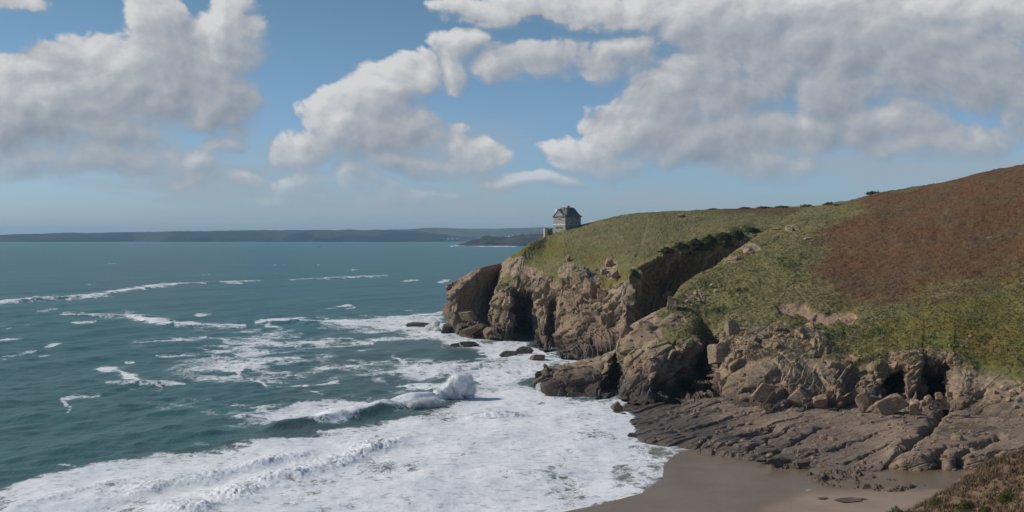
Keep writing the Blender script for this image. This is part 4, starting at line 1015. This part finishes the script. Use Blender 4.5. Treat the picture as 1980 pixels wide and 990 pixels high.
spray('wave_plume', [(1048,756,7,270),(1054,762,7,268),(1044,750,6,272),(1060,768,6,266)], 'thin white splash against the nose of the low promontory', 25, .16, .3)

# -------- far shore
def far_ridge(name, pts, depth, width, foot_py, seed, mat, amp=6.):
    """rolling coastal hills: pts are (px, crest row)"""
    pxs = np.arange(pts[0][0], pts[-1][0] + 1, 4.); cr = np.interp(pxs, *zip(*pts))
    t = np.linspace(0, 1, 26); P = np.zeros((len(t), len(pxs), 3))
    Y = depth + width * (t ** 1.3)[:, None] + np.zeros(len(pxs))[None]
    top = H + (HY - cr) / F * (depth + width * .55)
    prof = np.where(t < .5, np.sin(np.clip(t / .5, 0, 1) * math.pi / 2) ** .7, 1 - .5 * (t - .5) / .5)
    P[..., 0] = (pxs - 990)[None] / F * Y; P[..., 1] = Y; P[..., 2] = -2 + (top + 2)[None] * prof[:, None]
    Pf = P.reshape(-1, 3)
    P[..., 2] += (amp * fbm(Pf * np.array([1, .6, 0]), width * .35, 4, seed)).reshape(P.shape[:2]) * (np.sin(np.clip(t, .02, 1) * math.pi) ** .6)[:, None] * .6
    P[..., 2] += (amp * .45 * fbm(Pf, width * .06, 4, seed + 7, .6)).reshape(P.shape[:2]) * prof[:, None] ** .5
    P[..., 1] += (width * .10 * fbm(Pf * np.array([1, 0, 1]), width * .3, 3, seed + 1)).reshape(P.shape[:2])
    o = link(name, grid_mesh(name, P, None, True), mat); tag(o, kind='structure'); return o
def field_mat(name, cols, sc):
    m, k, bs, out = new_mat(name); pos = k.n('ShaderNodeNewGeometry').outputs['Position']
    vo = k.n('ShaderNodeTexVoronoi', {'Vector': pos, 'Scale': sc}); sp = k.n('ShaderNodeSeparateColor', {0: vo.outputs['Color']})
    c = k.mix(k.ramp(sp.outputs[0], .35, .6), cols[0], cols[1]); c = k.mix(k.ramp(sp.outputs[1], .6, .75), c, cols[2]); c = k.mix(k.ramp(k.noise(pos, sc * 4, 5, .7), .5, .65, 0, .7), c, cols[3])
    k.put(bs.inputs['Base Color'], c); k.put(bs.inputs['Roughness'], .95); k.put(bs.inputs['Specular IOR Level'], .1); return m
M_FAR = field_mat('far_fields', ((.016, .024, .020), (.032, .042, .026), (.060, .062, .036), (.010, .014, .012)), .004)
M_FAR3 = field_mat('far_point', ((.030, .032, .026), (.048, .050, .030), (.070, .062, .048), (.016, .015, .014)), .03)
M_FAR2 = field_mat('far_green_fields', ((.075, .085, .05), (.095, .105, .06), (.13, .12, .075), (.05, .058, .035)), .006)
far_ridge('far_coast', [(-1400,470),(-700,466),(-200,461),(0,455),(80,452),(200,449.5),(330,447),(560,446),(700,445),(760,446),(830,450),(900,458),(980,466)], 8600, 1500, 467, 61, M_FAR, 10)
far_ridge('far_hills', [(640,450),(690,445),(745,444),(800,441.5),(835,440),(880,442),(930,443.5),(980,442),(1050,440.5),(1200,440),(1500,444)], 9800, 2400, 467, 63, M_FAR2, 12)
far_ridge('far_headland', [(884,475),(893,471),(902,467.5),(915,464),(928,464),(938,460),(955,460),(968,463),(990,463),(1010,458.5),(1030,456),(1070,452),(1150,447),(1300,446)], 4650, 600, 475, 65, M_FAR3, 22)
M_FARWHITE = flat_mat('far_white_wall', (.75, .74, .72), .8, .05); M_FARROOF = flat_mat('far_roof', (.16, .16, .17), .8, .1)
for i, (x, y) in enumerate([(816,460.5),(820,459),(826,461),(833,460),(842,459.5),(846,461),(852,460.5),(861,461.5),(868,462),(808,461.5),(876,462),(884,461),(893,461.5),(980,457.5),(986,457),(992,456.5),(998,456),(1004,455.5)]):
    Yd = 9400. if x < 950 else 9600.
    g = W(x, y, Yd); s = 15 + 6 * ((i * 7) % 5) / 4
    root = bpy.data.objects.new('far_house', None); C.objects.link(root); root.location = (g[0], g[1] - 700, g[2] - 1.5); root.rotation_euler = (0, 0, .3 * (i % 5) - .5)
    tag(root, 'tiny white house in the village on the far shore', 'house', 'white houses of the far village')
    box('wall', (-s / 2, -4, -40), (s / 2, 4, 7), M_FARWHITE, root)
    link('roof', mesh_from('roof', [(-s/2-.5,-4.6,7),(s/2+.5,-4.6,7),(s/2+.5,4.6,7),(-s/2-.5,4.6,7),(-s/2-.5,0,11),(s/2+.5,0,11)], [(0,1,5,4),(2,3,4,5),(0,4,3),(1,2,5),(0,3,2,1)]), M_FARROOF, root)
def boat(px, py, ln, label, sail):
    g = S(px, py); root = bpy.data.objects.new('boat', None); C.objects.link(root); root.location = g; tag(root, label, 'boat')
    h = ln * .14; V = []
    for t, wd in ((-.5, .75), (-.2, 1.), (.2, .9), (.42, .45), (.54, .02)):
        w = ln * .15 * wd; V += [(ln*t, -w*.6, -.6), (ln*t, -w, h*(1 + .5*max(t, 0))), (ln*t, w, h*(1 + .5*max(t, 0))), (ln*t, w*.6, -.6)]
    Q = [(0, 1, 2, 3)]
    for k in range(4): b = 4 * k; Q += [(b, b+4, b+5, b+1), (b+1, b+5, b+6, b+2), (b+2, b+6, b+7, b+3), (b+3, b+7, b+4, b)]
    Q.append((19, 18, 17, 16)); link('hull', mesh_from('hull', V, Q), M_FARWHITE, root)
    box('cabin', (-.25*ln, -.09*ln, h + .01), (.12*ln, .09*ln, h + .17*ln), M_FARWHITE, root)
    box('mast', (-.02*ln, -.06, h + .17*ln + .01), (.02*ln, .06, h + (.9 if sail else .4)*ln), M_PAINT, root)
    if sail: link('sail', mesh_from('sail', [(.03*ln,.0,.30*ln),(.40*ln,.02,.30*ln),(.03*ln,0,1.0*ln),(.03*ln,.08,.30*ln),(.40*ln,.1,.30*ln),(.03*ln,.08,1.0*ln)], [(0,1,2),(3,5,4),(0,3,4,1),(1,4,5,2),(2,5,3,0)]), M_FARWHITE, root)
boat(617, 477.3, 14, 'small white boat out on the open water below the far coast', False)
boat(52, 466.6, 24, 'tiny white boat under the far coast near the left edge', True)
# -------- air
me = box_mesh('haze', (-14500, -120, -9), (14500, 17500, 175)); hz = link('haze', me); tag(hz, kind='stuff')
mh = bpy.data.materials.new('haze'); mh.use_nodes = True; t = mh.node_tree; t.nodes.clear(); k = NT(t)
ou = k.n('ShaderNodeOutputMaterial'); pv = k.n('ShaderNodeVolumePrincipled'); t.links.new(pv.outputs[0], ou.inputs['Volume'])
k.put(pv.inputs['Color'], (.48, .74, 1.0)); pv.inputs['Density'].default_value = HAZE; k.put(pv.inputs['Anisotropy'], .0)
me.materials.append(mh)
#@@END
# ------------------------------------------------------------------ sky, sun, camera
SUN_AZ, SUN_EL = math.radians(-86), math.radians(37)     # azimuth clockwise from +Y
def build_world():
    w = bpy.data.worlds.new('World'); bpy.context.scene.world = w; w.use_nodes = True
    w.cycles.sampling_method = 'MANUAL'; w.cycles.sample_map_resolution = 512
    t = w.node_tree; t.nodes.clear(); k = NT(t)
    out = k.n('ShaderNodeOutputWorld'); bg = k.n('ShaderNodeBackground'); t.links.new(bg.outputs[0], out.inputs[0])
    bg.inputs[1].default_value = .1
    sky = k.n('ShaderNodeTexSky', sky_type='NISHITA', sun_disc=False, sun_elevation=SUN_EL, sun_rotation=SUN_AZ, altitude=40., air_density=1.0, dust_density=.6, ozone_density=1.6)
    d = k.n('ShaderNodeTexCoord').outputs['Generated']
    s = k.n('ShaderNodeSeparateXYZ', {0: d})
    az = k.math('ARCTAN2', s.outputs[0], s.outputs[1]); el = k.math('ARCSINE', s.outputs[2])
    p = k.n('ShaderNodeCombineXYZ', {0: az, 1: el, 2: 0.0}).outputs[0]
    def ang(px, py):
        u, v = (px - 990) / F, (HY - py) / F
        return math.atan(u), math.atan(v / math.sqrt(1 + u * u))
    # group: angular position -> cloud field
    g = bpy.data.node_groups.new('cumulus', 'ShaderNodeTree')
    g.interface.new_socket('P', in_out='INPUT', socket_type='NodeSocketVector')
    g.interface.new_socket('Low', in_out='OUTPUT', socket_type='NodeSocketFloat'); g.interface.new_socket('Full', in_out='OUTPUT', socket_type='NodeSocketFloat')
    q = NT(g); gi = q.n('NodeGroupInput'); go = q.n('NodeGroupOutput'); P = gi.outputs[0]
    wrp = q.n('ShaderNodeTexNoise', {'Vector': P, 'Scale': 9.0, 'Detail': 2.0}, noise_dimensions='2D').outputs['Color']
    Pw = q.vm('ADD', P, q.vm('SCALE', q.vm('SUBTRACT', wrp, (.5, .5, .5)), .045))
    low = None
    for cx, cy, rx, ry in BLOBS:
        a, e = ang(cx, cy); rx, ry = rx * 1.10, ry * 1.12; sx, sy = F / rx, F / ry
        v = q.vm('MULTIPLY_ADD', Pw, (sx, sy, 0), (-a * sx, -e * sy, 0))
        gn = min(1.0, .30 + min(rx, ry) / 95.0); b = q.math('MULTIPLY_ADD', q.vm('DOT_PRODUCT', v, v), -gn, gn)
        low = b if low is None else q.math('SMOOTH_MAX', low, b, .35)
    low = q.math('MAXIMUM', low, -1.2)
    low = q.math('MINIMUM', low, 1.0)
    Ps = q.vm('MULTIPLY', P, (1, 1.25, 1))
    n1 = q.n('ShaderNodeTexNoise', {'Vector': Ps, 'Scale': 13.5, 'Detail': 8.0, 'Roughness': .6, 'Distortion': .2}, noise_dimensions='2D').outputs[0]; n2 = q.n('ShaderNodeTexVoronoi', {'Vector': q.vm('ADD', Ps, q.vm('SCALE', wrp, .04)), 'Scale': 26., 'Detail': 3.0, 'Roughness': .55}, feature='F1', voronoi_dimensions='2D').outputs[0]
    # loose cloud beyond the frame
    full = q.math('ADD', q.math('MULTIPLY_ADD', low, 1.2, .84), q.math('ADD', q.math('MULTIPLY', q.math('SUBTRACT', n1, .5), 2.3), q.math('MULTIPLY', q.math('SUBTRACT', .40, n2), .85)))
    q.put(go.inputs[0], low); q.put(go.inputs[1], full)
    def ev(off):
        n = k.n('ShaderNodeGroup', node_tree=g); k.put(n.inputs[0], k.vm('ADD', p, off) if off else p); return n
    e0, e1, e2 = ev(None), ev((-.008, .008, 0)), ev((-.016, .040, 0))
    # brightness: thin towards the sun is bright, deep and underneath is grey
    sh = k.math('ADD', k.math('MULTIPLY', k.math('SUBTRACT', e0.outputs[1], e1.outputs[1]), .36), k.math('MULTIPLY', k.math('SUBTRACT', e0.outputs[0], e2.outputs[0]), .17))
    crisp = k.ramp(sh, -.06, .10)
    alpha = k.math('ADD', k.math('MULTIPLY', k.ramp(e0.outputs[1], -.05, .50), crisp), k.math('MULTIPLY', k.ramp(e0.outputs[1], -.35, 1.15), k.math('SUBTRACT', 1.0, crisp)))
    thick = k.ramp(e0.outputs[1], .3, 2.7, 0, .27)
    fine = k.math('MULTIPLY', k.math('SUBTRACT', e0.outputs[1], k.math('MULTIPLY_ADD', e0.outputs[0], 1.2, .84)), .07)
    lit = k.math('ADD', k.math('SUBTRACT', k.math('ADD', .53, fine), thick), sh)
    cc = k.n('ShaderNodeValToRGB', {0: lit}); r = cc.color_ramp
    r.elements[0].position = 0.0; r.elements[0].color = (*CLOUD[0], 1); r.elements[1].position = 1.0; r.elements[1].color = (*CLOUD[3], 1)
    for pos, c in ((.36, CLOUD[1]), (.62, CLOUD[2])):
        e = r.elements.new(pos); e.color = (*c, 1)
    hz = k.ramp(el, .005, .085, .0, 1)
    st = k.n('ShaderNodeTexNoise', {'Vector': k.vm('MULTIPLY', p, (6, 26, 1)), 'Scale': 1.0, 'Detail': 5.0, 'Roughness': .55}, noise_dimensions='2D').outputs[0]
    band = k.math('MULTIPLY', k.ramp(el, .0, .03), k.ramp(el, .13, .05))
    low_cloud = k.math('MULTIPLY', k.ramp(st, .40, .66, 0, .72), band)
    fac = k.math('MULTIPLY', alpha, hz)
    fac = k.math('MULTIPLY', fac, k.ramp(el, .6, .9, 1, .3))
    col = k.mix(fac, k.mix(low_cloud, SKYMIX(k, sky, el), (4.3, 5.05, 5.75)), cc.outputs[0])
    k.put(bg.inputs[0], col)
CLOUD = [tuple(10 * v for v in c) for c in ((.30, .35, .42), (.42, .465, .525), (.54, .568, .61), (.83, .835, .84))]
def SKYMIX(k, sky, el):
    return k.vm('MULTIPLY', sky.outputs[0], k.mix(k.ramp(el, 0, .2, 0, 1, False), (.80, 1.04, 1.58), (.69, .885, .98)))
BLOBS = [(60,215,150,80),(200,185,150,90),(330,130,100,90),(295,35,48,55),(440,70,62,85),(118,115,42,26),(410,195,80,60),(80,290,140,34),(240,300,110,36),(330,320,60,26),(0,170,80,50),(355,360,28,20),(400,280,40,16),
 (585,285,58,32),(660,240,66,42),(735,195,62,55),(790,150,52,42),(740,260,120,44),(850,275,60,36),(885,85,44,22),(868,140,26,40),(820,322,100,18),(930,300,58,24),
 (600,358,70,22),(685,350,40,22),(458,352,34,16),(760,372,80,12),(540,378,50,8),
 (1060,15,170,28),(1250,5,260,34),(1020,120,90,32),(1130,110,90,36),(1230,100,60,40),
 (1330,190,110,80),(1450,120,150,110),(1240,245,110,44),(1120,285,84,34),(1180,300,80,30),(1360,270,170,40),(1600,90,140,80),(1760,90,160,90),(1910,120,150,80),(1500,10,280,50),(1850,10,280,46),(1620,180,70,60),(1340,60,50,50),
 (1495,312,66,30),(1665,258,62,30),(1770,258,110,42),(1860,270,58,30),(1050,352,80,12),(1560,280,40,30),(20,8,60,16),
 (-300,200,200,120),(-800,60,300,150),(2400,150,300,120),(2900,-100,400,160),(300,-500,400,160),(1300,-600,600,170),(-500,-700,400,200),(2200,-900,500,250)]
print('t', round(time.time()-T0,1))
build_world()
sl = bpy.data.lights.new('sun', 'SUN'); sl.energy = 4.0; sl.angle = math.radians(.5); sl.color = (1, .93, .83)
so = bpy.data.objects.new('sun', sl); C.objects.link(so)
sd = Vector((math.sin(SUN_AZ) * math.cos(SUN_EL), math.cos(SUN_AZ) * math.cos(SUN_EL), math.sin(SUN_EL)))
so.rotation_euler = sd.to_track_quat('Z', 'Y').to_euler(); so.location = (0, 0, 300)
cam = bpy.data.cameras.new('camera'); co = bpy.data.objects.new('camera', cam); C.objects.link(co)
cam.sensor_width = 36; cam.lens = F / 1980 * 36; cam.shift_y = -(495 - HY) / 1980
cam.clip_start = .5; cam.clip_end = 60000
co.location = (0, 0, H); co.rotation_euler = (math.pi / 2, 0, 0)
sc = bpy.context.scene; sc.camera = co
sc.view_settings.view_transform = 'Standard'; sc.view_settings.look = 'None'; sc.view_settings.gamma = 1; sc.view_settings.use_curve_mapping = False
sc.view_settings.exposure = -.35
sc.render.engine = 'CYCLES'
cy = sc.cycles
cy.use_denoising = True
try: cy.denoiser = 'OPENIMAGEDENOISE'; cy.denoising_prefilter = 'ACCURATE'
except Exception: pass
cy.max_bounces = 5; cy.diffuse_bounces = 3; cy.glossy_bounces = 2; cy.transmission_bounces = 2; cy.volume_bounces = 1; cy.transparent_max_bounces = 6
cy.caustics_reflective = False; cy.caustics_refractive = False; cy.sample_clamp_indirect = 4
